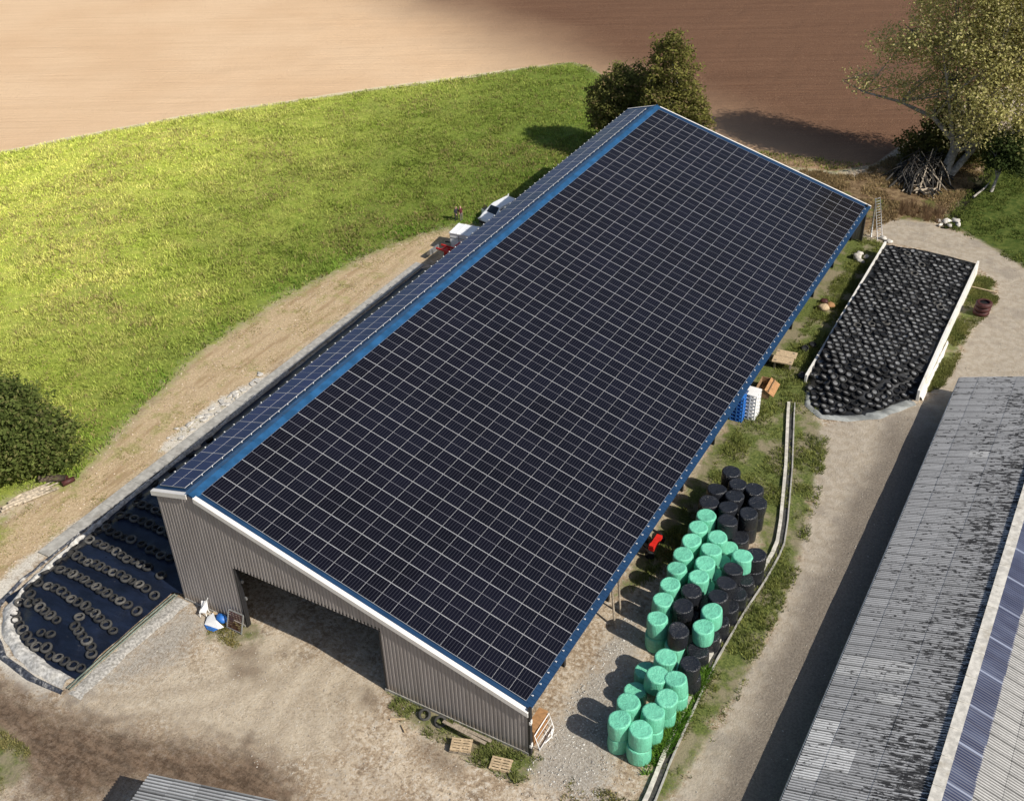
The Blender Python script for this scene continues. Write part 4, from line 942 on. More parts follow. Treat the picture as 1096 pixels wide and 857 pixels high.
# crates, pallets and boxes along the open side
st = [('blue_crate','blue and white stacked crate')]
cm_b = MB()
for z in (-.14,.14): cm_b.box((0,0,z),(1.0,1.2,.05))
for x in (-.46,0,.46):
    for y in (-.56,0,.56): cm_b.box((x,y,0),(.09,.09,.24))
cm_b.box((-.3,0,0),(.03,1.15,.22)); bmesh_ = cm_b.mesh('plastic_pallet', [M['blue_plastic']])
cm_w = MB()
for z in (-.14,.14): cm_w.box((0,0,z),(1.0,1.2,.05))
for x in (-.46,0,.46):
    for y in (-.56,0,.56): cm_w.box((x,y,0),(.09,.09,.24))
wmesh_ = cm_w.mesh('plastic_pallet', [M['white_plastic']])
lv = ['bottom','second','third','fourth','fifth','sixth','top']
for k in range(7):
    put('plastic_pallet', bmesh_, (21.8,35.5,.17+.34*k), (0,0,0), f"{lv[k]} blue plastic pallet in the stack under the eave" if k in (0,6) else f"{lv[k]} blue plastic pallet counting up in the stack under the eave", 'pallet', 'stacked blue pallets')
    put('plastic_pallet', wmesh_, (22.6,36.15,.17+.34*k), (0,0,0), f"{lv[k]} white plastic pallet in the stack beside the blue ones" if k in (0,6) else f"{lv[k]} white plastic pallet counting up beside the blue stack", 'pallet', 'stacked white pallets')
ob = thing('wooden_crate', 'open orange wooden crate with slanting lid under the eave', 'crate', (22.5,39.8,0), .05)
mb = MB(); mb.box((0,0,.05),(1.1,1.9,.08)); mb.box((.53,0,.45),(.05,1.9,.75)); mb.box((-.53,0,.45),(.05,1.9,.75)); mb.box((0,.93,.45),(1.1,.05,.75)); mb.box((0,-.93,.45),(1.1,.05,.75)); mb.build('box', M['timber'], ob)
mb = MB(); mb.hexa([(.2,-1,.85),(.95,-1,.35),(.95,1,.35),(.2,1,.85),(.2,-1,.9),(.98,-1,.4),(.98,1,.4),(.2,1,.9)]); mb.build('lid', M['orange_wood'], ob)
wb = thing('board_stack', 'stack of pale sawn boards on bearers at the barn edge', 'boards', (22.6,44.4,0), .12)
for k, z in enumerate((.72,.98)): MB().box((-.05+.1*k,0+.8*(k-.5)*.0+(.5 if k else -.5),.72),(1.7,.95,.10)).build('board_layer', M['pale_wood'], wb)
mb = MB()
for y in (-.9,.9):
    for x in (-.8,.8): mb.box((x*.8,y*.8,.33),(.15,.15,.98))
mb.build('bearer', M['grey_wood'], wb)
for k, (x, y, s_, m_, lab) in enumerate(((22.9,54.6,.55,'pale_wood','crumpled pale sack in weeds below the eave'),(23.3,55.4,.42,'orange_wood','rusty orange drum remnant in weeds below the eave'),(22.6,55.8,.4,'brown_red','dark red rag lying at the barn edge beyond the sack'))):
    tag(sack('scrap_sack', M[m_], (x,y,0), s_,s_*.8,s_, 20+k), lab, 'scrap')
# ladder at the far eave corner
ld = thing('ladder', 'tall pale ladder leaning at the far corner of the barn roof', 'ladder')
for dx in (-.28,.28): MB().tube([(23.9+dx*.6,70.4+dx,0),(23.0+dx*.6,70.3+dx,4.4)], .038, 6).build('rail', M['alu'], ld)
mb = MB()
for t in np.linspace(.06,.95,15): mb.tube([(23.9-.9*t-.17,70.4-.1*t-.28,4.6*t),(23.9-.9*t+.17,70.4-.1*t+.28,4.6*t)], .026, 6)
mb.build('rungs', M['steel'], ld)
tag(MB().tube([(22.95,70.6,0),(22.8,70.5,4.2)], .08, 8).build('grey_pole', M['steel']), 'grey pole standing between ladder and far barn corner', 'pole')
# loose stones
def stone_mesh(seed, mat):
    rg = random.Random(seed); mb = MB(); mb.lathe([(0,-.4),(.4,-.3),(.5,0),(.38,.3),(0,.42)], 8); me = mb.mesh('stone', mat)
    for v in me.vertices: v.co *= 1+mnoise.noise(v.co*2+Vector((seed*3.1,0,0)))*.8
    me.flip_normals(); return me
SM = [stone_mesh(i, M['stone']) for i in range(5)]
SPOTS = [(28.2,76.9,.5),(28.9,77.2,.7),(29.4,76.4,.45),(29.7,77.6,.6),(28.5,76.1,.4),(30.1,77.0,.5),(24.2,70.6,.6),(24.9,70.2,.5),(22.9,65.6,.9),(23.4,64.9,.6),(23.0,66.4,.5),(23.7,66.0,.5)]
for k, (x, y, s_) in enumerate(SPOTS):
    o = link('stone', SM[k % 5], None, (x,y,s_*.25), k); o.scale = (s_*1.4,s_,s_*.9)
    loc_ = 'in the rubble heap at the ditch end beyond the road' if k < 6 else ('beside the track at the far barn corner' if k < 8 else 'in weeds between barn and walled clamp')
    tag(o, f"pale grey stone {loc_}", 'stone', f"stones {loc_}")
for k in range(46):
    t = random.random(); x = -15.75-1.5*random.random()**1.5*(1.1-.5*t); y = 12+11*t; s_ = random.uniform(.14,.5)
    o = link('rubble_block', SM[k % 5], None, (x,y,s_*.1), k*1.3); o.scale = (s_*1.5,s_,s_*.35); tag(o, 'pale rubble block scattered on the track beside the concrete kerb', 'rubble', 'pale rubble beside the kerb')

# ------------------------------------------------------------------ trees
def tree(name, label, x, y, trunk, blobs, nleaf, lsize, cols, bark, cat='tree', limbs=10, clump=26, seed=1, spread=.9, sparse=1.0):
    rg = np.random.default_rng(seed); rnd = random.Random(seed)
    root = thing(name, label, cat, (x,y,0))
    mb = MB()
    for pts, rad in trunk: mb.tube(pts, rad, 10)
    bl = np.array(blobs, float); wts = bl[:,3]*bl[:,4]*bl[:,5]; wts /= wts.sum()
    tips = []
    tp0 = [Vector(p) for p in trunk[0][0]]
    for k in range(limbs):
        b = bl[rg.choice(len(bl), p=wts)]; dv = rg.normal(size=3); dv /= np.linalg.norm(dv)
        e = Vector((b[0]+dv[0]*b[3]*.85, b[1]+dv[1]*b[4]*.85, b[2]+dv[2]*b[5]*.75))
        tr = trunk[k % len(trunk)][0]; i0 = rnd.randint(max(1,len(tr)//2-1), len(tr)-1); s = Vector(tr[i0]); 
        md = (s+e)/2 + Vector((rnd.uniform(-.5,.5),rnd.uniform(-.5,.5),rnd.uniform(-.2,.6)))
        r0 = trunk[k % len(trunk)][1][i0]*.6; q1 = s.lerp(md,.5)+Vector((0,0,.1)); q2 = md.lerp(e,.5)+Vector((0,0,.15))
        mb.tube([s,q1,md,q2,e], [r0,r0*.8,r0*.6,r0*.35,.015], 6)
        for _ in range(2):
            f_ = e + Vector((rnd.uniform(-1,1),rnd.uniform(-1,1),rnd.uniform(-.3,.8)))*.9; mb.tube([md.lerp(e,rnd.uniform(.2,.7)), f_], [r0*.25,.012], 4)
    mb.build('trunk', bark, root)
    nc = nleaf//clump
    which = rg.choice(len(bl), nc, p=wts); dv = rg.normal(size=(nc,3)); dv /= np.linalg.norm(dv,axis=1)[:,None]
    rr = rg.random(nc)**(.33*sparse)*(.82+.30*rg.random(nc))
    C = bl[which,:3] + dv*rr[:,None]*bl[which,3:6]
    C = C[C[:,2] > .25]; nc = len(C)
    tone_ = rg.random(nc)
    P = np.repeat(C, clump, 0) + rg.normal(size=(nc*clump,3))*np.array((1,1,.75))*spread*lsize*2.1
    P[:,2] = np.maximum(P[:,2], .1); n = len(P)
    a = rg.normal(size=(n,3)); a[:,2] = a[:,2]*.7; a /= np.linalg.norm(a,axis=1)[:,None]; b = np.cross(a, rg.normal(size=(n,3))); b /= np.linalg.norm(b,axis=1)[:,None]
    sz = lsize*(.55+.9*rg.random(n))[:,None]
    V = np.stack([P-a*sz, P+b*sz*.55, P+a*sz, P-b*sz*.55], 1).reshape(-1,3); F = np.arange(n*4).reshape(n,4)
    c0, c1 = np.array(cols[0]), np.array(cols[1]); t = np.repeat(tone_, clump)*.65+.35*rg.random(n)
    Cc = c0+(c1-c0)*t[:,None]
    if len(cols) > 2: Cc = np.where((rg.random(n) < .16)[:,None], np.array(cols[2]), Cc)
    link('crown', npmesh('crown', V, F, M['leaf'], col=np.repeat(Cc, 4, 0)), root)
    return root
# the pair behind the far gable
tree('broadleaf_tree','tall olive green tree standing behind the far end of the solar barn', -2.2,77.3,
     [([(0,0,0),(.2,0,4),(-.2,.2,8),(.1,0,12),(0,0,14.5)],[.42,.34,.24,.14,.05]), ([(0,0,2),(-1.4,.4,6),(-2,.5,9.5)],[.25,.18,.06])],
     [(.2,0,7.0,3.9,3.9,4.2),(-.3,.2,11.2,3.0,3.0,3.6),(1.4,-.3,6.0,3.3,3.3,4.2),(-1.6,.4,8.2,2.6,2.6,2.8),(.2,0,13.8,1.6,1.6,1.9),(2.6,0,5.0,2.3,2.4,3.4)], 32000, .165,
     [(.08,.085,.028),(.33,.32,.09),(.25,.19,.095)], M['bark_pale'], seed=3, limbs=16)
tree('broadleaf_tree','lower rounded dark tree left of the tall one behind the barn', -9.0,78.6,
     [([(0,0,0),(.1,0,3),(0,.1,6),(0,0,9)],[.3,.24,.15,.04])],
     [(0,0,6.0,3.6,3.6,3.8),(1.2,0,8.0,2.9,2.9,2.8),(-1.5,.2,5.0,2.6,2.6,3.0),(3.2,.2,7.2,2.2,2.2,2.8)], 21000, .165, [(.085,.095,.033),(.33,.33,.10),(.27,.21,.10)], M['bark'], seed=4)
# the big pale willow at top right
tree('willow_tree','huge pale yellow-green tree with several leaning trunks beyond the farm track', 26.6,88.2,
     [([(-.5,0,0),(.1,.2,3),(.7,.4,7),(1.2,.6,12),(1.5,1,19)],[.62,.50,.42,.30,.08]), ([(.1,.3,0),(1.5,.8,2.6),(3.6,1.4,6),(5.4,2,12),(6,2.5,18)],[.46,.36,.28,.2,.07]), ([(.2,.1,4),(-2.6,-.4,6.6),(-6.2,-.8,7.9),(-10.2,-1.2,8.5),(-12.6,-1.2,9.4)],[.30,.24,.16,.09,.03]), ([(.5,.3,6),(-1.6,.6,10),(-4.6,1.2,13.5),(-7.5,1,15.5)],[.3,.24,.14,.04])],
     [(1.5,.5,15.5,5.0,5.0,4.8),(-4,.5,14.5,3.6,3.8,3.2),(6.5,1.5,14,4.6,4.6,4.6),(2.5,-1.5,10.8,3.8,3.6,2.6),(-8.2,.6,13.4,2.6,2.6,1.9),(8.5,1,9.5,3.2,3.2,3.2),(-9.6,-1,9.7,2.8,1.7,1.1),(-2.4,0,10.2,2.2,2.2,1.6),(1.5,2,20.5,4.8,4.8,3.8),(1.6,-1.2,6.6,3.2,2.6,2.4),(4.2,0,8.2,3.2,3,2.6),(-1.8,-.6,8.0,2.6,2.2,1.8),(-5.6,-.6,9.6,3.2,2.0,1.6),(7.5,-.5,6.6,2.4,2.4,2.0),(6.0,.5,19.5,4.5,4.5,3.6),(-4.5,2,18.5,3.2,3.4,2.8)], 66000, .15,
     [(.34,.33,.12),(.72,.67,.28),(.70,.60,.34)], M['bark_pale'], seed=6, limbs=60, clump=18, spread=1.9, sparse=1.1)
tree('willow_sapling','low olive thicket growing at the foot of the pale leaning trunks', 24.6,90.6,
     [([(0,0,0),(.1,0,1.5),(0,0,3)],[.1,.07,.03])],[(0,0,2.6,2.8,2.2,2.8),(-2.2,.8,1.7,2.2,1.8,1.8),(.5,.5,5.2,2.2,2,2.4),(3.6,1.6,3.6,2.0,2.0,3.4)], 10500, .19, [(.06,.065,.022),(.21,.20,.06)], M['bark'], cat='shrub', seed=8)
tree('small_tree','small round dark green tree on a pale stem right of the ditch', 31.6,86.6,
     [([(0,0,0),(.2,.2,1.5),(.5,.6,3.2),(.7,.8,5)],[.17,.15,.11,.04])],[(.5,.7,4.6,2.6,2.6,2.2),(1.4,.7,3.9,1.8,1.8,1.7)], 9500, .17, [(.035,.058,.02),(.13,.165,.055)], M['bark_pale'], seed=9)
tree('broadleaf_tree','dark shaded tree at the right picture edge behind the small round tree', 37.5,97,
     [([(0,0,0),(.1,0,4),(0,.1,9)],[.4,.3,.08])],[(0,0,6,4,4,5),(2,1,9,4,4,4)], 15000, .22, [(.035,.045,.016),(.15,.16,.05)], M['bark'], seed=10)
tree('broadleaf_tree','big dark green bush-like tree at the left edge above the cut branches', -25.2,4.0,
     [([(0,0,0),(.1,0,2),(-.3,.1,4),(0,0,5.5)],[.35,.28,.2,.05]),([(.3,0,0),(1.5,-.4,2),(2.6,-.6,3.6)],[.25,.2,.06])],
     [(0,0,3.3,4.6,4.6,2.9),(2.0,-.8,3.2,2.9,2.9,2.4),(-3.5,1.0,3.2,4,4,2.8),(3.0,1.2,2.6,2.9,2.6,2.3),(-.6,-3.2,2.0,3.0,2.6,2.0),(-.5,1.0,4.7,2.8,2.8,2.0),(3.7,.4,3.0,1.7,1.8,1.3)], 36000, .165, [(.05,.075,.02),(.23,.28,.08),(.24,.24,.09)], M['bark'], seed=12, limbs=22, clump=22)

# branches cut and laid beside the left tree
for k in range(13):
    t = k/12; a = (-21.9+1.3*random.random(), .1+1.6*t+random.uniform(-.4,.4), .12+.04*(k % 3)); ang = 1.25+random.uniform(-.18,.18); ln_ = random.uniform(1.8,3.4)
    b = (a[0]+math.cos(ang)*ln_, a[1]+math.sin(ang)*ln_, .14+.05*(k % 2)); md = ((a[0]+b[0])/2+random.uniform(-.1,.1),(a[1]+b[1])/2,.2)
    tag(MB().tube([a,md,b], [.12,.10,.05], 6).build('cut_branch', M['dead_wood']), 'bare pale branch lying in the heap beside the left tree', 'branch', 'cut branches beside the left tree')
lg = thing('log', 'thick sawn log with reddish end at the edge of the dirt track', 'log', (-20.9,4.1,.28), .5)
MB().tube([(-1.1,0,0),(0,.05,.03),(1.0,0,0)], [.26,.27,.28], 12).build('stem', M['bark'], lg); MB().tube([(1.0,0,0),(1.03,0,0)], [.27,.265], 12).build('cut_face', M['brown_red'], lg)
tag(MB().tube([(-19.9,4.0,.2),(-19.6,4.9,.22)], [.22,.2], 10).build('log', M['brown_red']), 'short reddish log next to the thick sawn log', 'log')
# conical pile of poles by the willow
pmesh = []
for i in range(4):
    mb = MB(); mb.tube([(0,0,0),(.05*i,.03,.5),(0,0,1)], [.011+.003*i,.010,.006], 5); pmesh.append(mb.mesh('wooden_pole', M['pole_wood'] if i else M['dead_wood']))
for k in range(170):
    a = random.uniform(0,2*math.pi); rr = random.uniform(1.0,4.0); ln_ = random.uniform(3.0,5.0)
    p0 = Vector((24.1+rr*math.cos(a), 86.4+rr*math.sin(a)*1.2, .05)); p1 = Vector((24.3+random.uniform(-1.6,1.6), 86.8+random.uniform(-1.6,1.6), random.uniform(.9,3.1)))
    o = link('wooden_pole', pmesh[k % 4], None, p0); d_ = p1-p0; o.rotation_euler = d_.to_track_quat('Z','Y').to_euler(); o.scale = (6,6,d_.length*random.uniform(.85,1.15))
    tag(o, 'weathered pole in the conical wood pile at the foot of the pale tree', 'pole', 'poles of the conical wood pile')
for k in range(9):
    o = link('firewood_log', pmesh[0], None, (24.9+random.uniform(-.9,1.1),82.9+random.uniform(-.5,.7),.15+.12*(k % 3))); o.rotation_euler = (R(88),0,random.uniform(.6,2.4)); o.scale = (12,12,1.3)
    tag(o, 'pale split log lying in front of the conical wood pile', 'log', 'split logs before the wood pile')
tag(MB().tube([(30.2,84.2,.1),(30.9,86.6,.35),(31.2,87.2,.9)], [.12,.10,.05], 8).build('fallen_trunk', M['bark_pale']), 'pale fallen stem lying beside the ditch below the small tree', 'log')
tag(MB().bar((33.9,64.6,.12),(36.2,64.5,.14),.14,.1).build('pale_beam', M['pale_wood']), 'pale beam lying on the grass beside the clamp wall', 'beam')

# ------------------------------------------------------------------ vehicles and people left of the barn
def loft(sections, mats, name, parent):
    """sections: list of rings (same count) along the length"""
    mb = MB(); n = len(sections[0]); b = 0
    for s in sections: mb.v += [tuple(p) for p in s]
    for i in range(len(sections)-1):
        for k in range(n):
            a, c_ = i*n+k, i*n+(k+1) % n; mb.f.append((a, c_, c_+n, a+n)); mb.m.append(0); mb.sm.append(False)
    mb.f.append(tuple(reversed(range(n)))); mb.m.append(0); mb.sm.append(False)
    e = (len(sections)-1)*n; mb.f.append(tuple(e+k for k in range(n))); mb.m.append(0); mb.sm.append(False)
    return mb.build(name, mats, parent)
def ring(x, zb, zm, zt, wb, wm, wt):
    return [(x,-wb,zb),(x,-wm,zm*.55+zb*.45),(x,-wm,zm),(x,-wt,zt-.05),(x,-wt*.86,zt),(x,wt*.86,zt),(x,wt,zt-.05),(x,wm,zm),(x,wm,zm*.55+zb*.45),(x,wb,zb)]
van = thing('delivery_van', 'small white panel van with its front door and rear door open', 'van', (-12.65,57.1,0), R(-104))
S = [ring(2.18,.35,.62,.72,.70,.74,.98), ring(2.05,.28,.78,.92,.82,.88,.76), ring(1.35,.25,.95,1.10,.86,.90,.98), ring(1.15,.25,.98,1.16,.86,.90,.98), ring(.45,.25,1.02,1.78,.86,.91,.70), ring(.1,.25,1.02,1.86,.86,.91,.72), ring(-1.9,.25,1.05,1.88,.86,.91,.74), ring(-2.15,.32,1.0,1.80,.84,.89,.70)]
loft(S[::-1], M['car_white'], 'body', van)
mb = MB(); mb.face([(1.12,-.66,1.19),(1.12,.66,1.19),(.50,.60,1.75),(.50,-.60,1.75)]); mb.build('windscreen', M['glass_dark'], van)
for s_ in (-1,1):
    mb = MB(); p = [(1.0,s_*.895,1.06),(-.25,s_*.915,1.06),(-.20,s_*.80,1.62),(.45,s_*.79,1.62)]; mb.face(p if s_ < 0 else p[::-1]); mb.build('side_window', M['glass_dark'], van)
    mb = MB(); mb.box((2.1,s_*.62,.72),(.16,.3,.14)); mb.build('headlight', M['alu'], van)
    for x in (1.35,-1.35):
        wv_ = thing('wheel', None, None); wv_.parent = van; wv_.location = (x,s_*.82,.31)
        o = link('tyre', TR[1], wv_); o.rotation_euler = (R(90),0,0); o.scale = (.92,.92,.92)
        mb = MB(); mb.lathe([(0,-.08),(.2,-.08),(.2,.08),(0,.08)], 14); r_ = mb.build('rim', M['alu'], wv_); r_.rotation_euler = (R(90),0,0)
mb = MB(); mb.box((2.14,0,.45),(.14,1.5,.28)); mb.build('bumper', M['black'], van)
dr = MB(); dr.hexa([(.95,-.93,.35),(.75,-1.75,.35),(.78,-1.77,.35),(.98,-.95,.35),(.95,-.93,1.05),(.75,-1.75,1.05),(.78,-1.77,1.05),(.98,-.95,1.05)]); d_o = dr.build('door', M['car_white'], van)
MB().hexa  # door glass as a sub-part
dg = MB(); dg.hexa([(.95,-.93,1.06),(.76,-1.70,1.06),(.78,-1.71,1.06),(.97,-.94,1.06),(.72,-.90,1.58),(.62,-1.5,1.55),(.64,-1.51,1.55),(.74,-.91,1.58)]); dg.build('window', M['glass_dark'], d_o)
rd_ = MB(); rd_.hexa([(-2.18,-.82,.4),(-2.6,-1.0,.4),(-2.6,-1.04,.4),(-2.18,-.86,.4),(-2.18,-.74,1.8),(-2.6,-.95,1.8),(-2.6,-.99,1.8),(-2.18,-.78,1.8)]); rd_.build('rear_door', M['car_white'], van)
trl = thing('box_trailer', 'white box trailer with ribbed roof parked across behind the barn eave', 'trailer', (-10.6,50.0,0), R(6))
mb = MB(); mb.box((0,0,1.35),(5.8,2.1,1.6)); mb.build('body', M['car_white'], trl)
mb = MB(); mb.box((0,0,2.19),(5.9,2.2,.08)); [mb.box((x,0,2.25),(.07,2.2,.05)) for x in np.linspace(-2.8,2.8,9)]; mb.build('roof', M['car_white'], trl)
mb = MB(); mb.box((0,-1.07,1.72),(5.8,.03,.05)); mb.box((0,-1.07,.62),(5.8,.05,.12)); [mb.box((x,-1.07,1.3),(.05,.04,1.5)) for x in np.linspace(-2.85,2.85,7)]; mb.build('side_rail', M['steel'], trl)
for y in (-.95,.95):
    for x in (.3,1.1): o = link('wheel', TR[1], trl, (x,y,.33)); o.rotation_euler = (R(90),0,0)
mb = MB(); mb.bar((-2.9,0,.55),(-4.0,0,.5),.12,.12); mb.build('drawbar', M['black'], trl)
trk = thing('loader_tractor', 'small red loader tractor with raised arm half hidden by the eave', 'tractor', (-11.4,46.9,0), R(176))
mb = MB(); mb.box((.6,0,.95),(1.7,.62,.5)); mb.box((1.3,0,1.0),(.3,.66,.62)); mb.build('bonnet', M['red'], trk)
mb = MB(); mb.box((-.7,0,1.3),(1.1,1.1,.5)); mb.box((-.7,0,2.25),(1.25,1.2,.1)); [mb.box((-.7+x,y,1.8),(.06,.06,.9)) for x in (-.5,.5) for y in (-.5,.5)]; mb.build('cab', M['red'], trk)
mb = MB(); [mb.bar((-.2,s_*.5,1.35),(2.3,s_*.42,1.35),.12,.16) or mb.bar((2.3,s_*.42,1.35),(2.9,s_*.4,.95),.12,.14) for s_ in (-1,1)]; mb.box((1.6,0,1.38),(.14,.9,.14)); mb.build('loader_arm', M['red'], trk)
mb = MB(); mb.hexa([(2.85,-.75,.55),(3.35,-.75,.5),(3.35,.75,.5),(2.85,.75,.55),(2.85,-.75,1.1),(2.95,-.75,1.1),(2.95,.75,1.1),(2.85,.75,1.1)]); mb.build('bucket', M['steel'], trk)
for x, y, r_ in ((1.2,.55,1.0),(1.2,-.55,1.0),(-.8,.75,1.8),(-.8,-.75,1.8)):
    o = link('wheel', TR[1], trk, (x,y,.33*r_)); o.rotation_euler = (R(90),0,0); o.scale = (r_,r_,1.3)

def person(label, x, y, rz, top, legs, lean=0, arm=1):
    root = thing('person', label, 'person', (x,y,-.02), rz)
    J = {'pel':(0,0,.95),'sp':(lean*.08,0,1.15),'ch':(lean*.16,0,1.36),'nk':(lean*.2,0,1.50),'hd':(lean*.24+.02,0,1.60),'ht':(lean*.26+.02,0,1.73)}
    Rr = {'pel':.135,'sp':.125,'ch':.15,'nk':.055,'hd':.095,'ht':.085}
    E_ = [('pel','sp'),('sp','ch'),('ch','nk'),('nk','hd'),('hd','ht')]
    for s_, n_ in ((1,'l'),(-1,'r')):
        J.update({n_+'hip':(0,s_*.10,.90), n_+'kn':(.04,s_*.12,.49), n_+'an':(-.02,s_*.13,.09), n_+'to':(.17,s_*.15,.04)})
        Rr.update({n_+'hip':.095,n_+'kn':.062,n_+'an':.045,n_+'to':.035})
        J.update({n_+'sh':(lean*.16,s_*.19,1.41), n_+'el':(lean*.1+.05*arm,s_*.27,1.13), n_+'wr':(lean*.2+.24*arm,s_*.20,1.0)})
        Rr.update({n_+'sh':.062,n_+'el':.045,n_+'wr':.03})
        E_ += [('pel',n_+'hip'),(n_+'hip',n_+'kn'),(n_+'kn',n_+'an'),(n_+'an',n_+'to'),('ch',n_+'sh'),(n_+'sh',n_+'el'),(n_+'el',n_+'wr')]
        wx, wy, wz = J[n_+'wr']
        J[n_+'pa'] = (wx+.07*arm+.01,wy-s_*.01,wz-.05); Rr[n_+'pa'] = .032; E_.append((n_+'wr',n_+'pa'))
        for q, (dy, ln_) in enumerate(((-.03,.075),(-.01,.085),(.01,.08),(.03,.065))):
            J[f'{n_}f{q}'] = (wx+.07*arm+ln_*.8,wy-s_*.01+dy*1.1,wz-.05-ln_*.6); Rr[f'{n_}f{q}'] = .009; E_.append((n_+'pa',f'{n_}f{q}'))
        J[n_+'th'] = (wx+.08*arm+.03,wy-s_*.06,wz-.04); Rr[n_+'th'] = .010; E_.append((n_+'pa',n_+'th'))
    ks = list(J); me = bpy.data.meshes.new('body'); me.from_pydata([J[k] for k in ks], [(ks.index(a),ks.index(b)) for a,b in E_], [])
    o = link('body', me); md = o.modifiers.new('skin','SKIN'); 
    for k, v in zip(ks, me.skin_vertices[0].data): v.radius = (Rr[k],Rr[k])
    me.skin_vertices[0].data[0].use_root = True
    o.modifiers.new('sub','SUBSURF').levels = 1
    bpy.context.view_layer.update(); dg = bpy.context.evaluated_depsgraph_get(); m2 = bpy.data.meshes.new_from_object(o.evaluated_get(dg))
    bpy.data.objects.remove(o); m2.materials.clear()
    for m in (M['skin'], M[legs], M[top], M['black'], M['hair']): m2.materials.append(m)
    for p in m2.polygons:
        c_ = p.center; hand = abs(c_.y) > .13 and c_.z < 1.02 and c_.x > .2*arm and c_.z > .8
        p.material_index = 3 if c_.z < .1 else 0 if hand else 1 if c_.z < .96 else 2 if c_.z < 1.49 else 4 if (c_.z > 1.70 or (c_.x < -.01 and c_.z > 1.58)) else 0
        p.use_smooth = True
    b = link('body', m2, root)
    mb = MB(); hx = J['hd'][0]
    mb.box((hx+.105,0,1.625),(.03,.025,.04)); mb.build('nose', M['skin'], root)
    for s_ in (-1,1): MB().box((hx+.02,s_*.1,1.625),(.04,.02,.06)).build('ear', M['skin'], root)
person('person in dark clothes standing in the meadow by the vehicles', -16.55,54.85, R(-20), 'cloth_dark', 'cloth_dark', .2)
person('person in maroon top standing closer to the van beside the other', -16.05,55.1, R(170), 'cloth_red', 'cloth_grey', .3, 1)

# ------------------------------------------------------------------ grass, weeds, gravel
def blades(name, X, Y, h, wd, lean, cols, nb_, seed, kind='stuff', z0=-.05, label=None, base_k=.85, tip_k=1.0):
    rg = np.random.default_rng(seed); n = len(X)
    x = np.repeat(X, nb_); y = np.repeat(Y, nb_); H_ = np.repeat(h, nb_)*(.6+.7*rg.random(n*nb_)); 
    ang = rg.random(n*nb_)*2*math.pi; ofs = np.repeat(wd, nb_)*rg.random(n*nb_)**.5*1.2; oa = rg.random(n*nb_)*2*math.pi
    bx = x+ofs*np.cos(oa); by = y+ofs*np.sin(oa); bw = np.repeat(wd, nb_)*(.35+.4*rg.random(n*nb_))
    ta = oa+rg.normal(size=n*nb_)*.8; tl = H_*lean*(.4+rg.random(n*nb_))
    A = np.stack([bx-bw*np.cos(ang)*.5, by-bw*np.sin(ang)*.5, np.full_like(bx,z0)],-1); B = np.stack([bx+bw*np.cos(ang)*.5, by+bw*np.sin(ang)*.5, np.full_like(bx,z0)],-1)
    T = np.stack([bx+tl*np.cos(ta), by+tl*np.sin(ta), H_],-1)
    V = np.stack([A,B,T],1).reshape(-1,3); F = np.arange(len(V)).reshape(-1,3)
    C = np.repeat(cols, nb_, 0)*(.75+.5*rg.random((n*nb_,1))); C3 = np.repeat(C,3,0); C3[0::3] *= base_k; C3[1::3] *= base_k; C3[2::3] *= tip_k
    return tag(link(name, npmesh(name, V, F, M['blade'], col=C3)), label, kind=kind)
def scatter(poly, n, seed, margin=0, keep=None):
    rg = np.random.default_rng(seed); P = np.array(poly); lo, hi = P.min(0), P.max(0); lo = np.maximum(lo, (-85,-22)); hi = np.minimum(hi, (62,125))
    x = lo[0]+(hi[0]-lo[0])*rg.random(n); y = lo[1]+(hi[1]-lo[1])*rg.random(n); m = sd_poly(poly,x,y) > margin
    if keep is not None: m &= keep(x,y)
    return x[m], y[m]
def lerp(a, b, t): return np.array(a)[None,:]+(np.array(b)-np.array(a))[None,:]*t[:,None]
X, Y = scatter(MEADOW, 420000, 1, .1, lambda x, y: (y > -8)&(x > -82)&(rng.random(len(x)) < np.clip(1.25-(y+8)/150, .4, 1)))
t = vnoise(X,Y,3.2,81)*.6+vnoise(X,Y,.9,82)*.4; cloud_green_t = sstep(-54,2,X*.86+Y*.15+(vnoise(X,Y,12,83)-.5)*24)  # blades carry the same greener hue and painted cloud-edge dimming
cm = lerp((.54,.66,.10),(1.0,.94,.32),t)*(1-cloud_green_t[:,None])+lerp((.11,.20,.025),(.31,.34,.085),t)*cloud_green_t[:,None]
edge_g = 1-sstep(.5,5,-sd_poly([(-16,-3),(-19.4,4.3),(-21.4,12.5),(-23.5,23.2),(-22.9,33.5),(-20.4,45.2),(-18.4,50.7),(-12,56),(-4,58),(-4,69),(20,60),(20,-3)],X,Y))
gg = (edge_g*.75*vnoise(X,Y,4,86))[:,None]; cm = cm*(1-gg)+np.array((.13,.34,.03))*gg
straw = (rng.random(len(X)) < .10+.30*sstep(.5,.75,vnoise(X,Y,7,87)))[:,None]; cm = np.where(straw, np.array((.55,.46,.20))*(1-.45*cloud_green_t[:,None]), cm)
sel = rng.random(len(X)) < .35+.65*vnoise(X,Y,1.1,84)
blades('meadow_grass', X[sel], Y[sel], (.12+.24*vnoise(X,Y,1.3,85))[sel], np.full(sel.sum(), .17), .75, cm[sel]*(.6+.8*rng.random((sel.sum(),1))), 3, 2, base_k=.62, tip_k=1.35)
def veg(poly, n, seed, h0, h1, ca, cb,  wd=.2, thr=.35, nb_=7, name='verge_grass', sc_=1.6, keep=None):
    X, Y = scatter(poly, n, seed, -.3, keep); v = vnoise(X,Y,sc_,seed+100); s_ = v > thr*(.6+.8*rng.random(len(X)))
    X, Y, v = X[s_], Y[s_], v[s_]; t = vnoise(X,Y,.8,seed+200)*.6+.4*rng.random(len(X))
    blades(name, X, Y, h0+(h1-h0)*v, np.full(len(X), wd), .8, lerp(ca,cb,t)*1.3, nb_, seed)
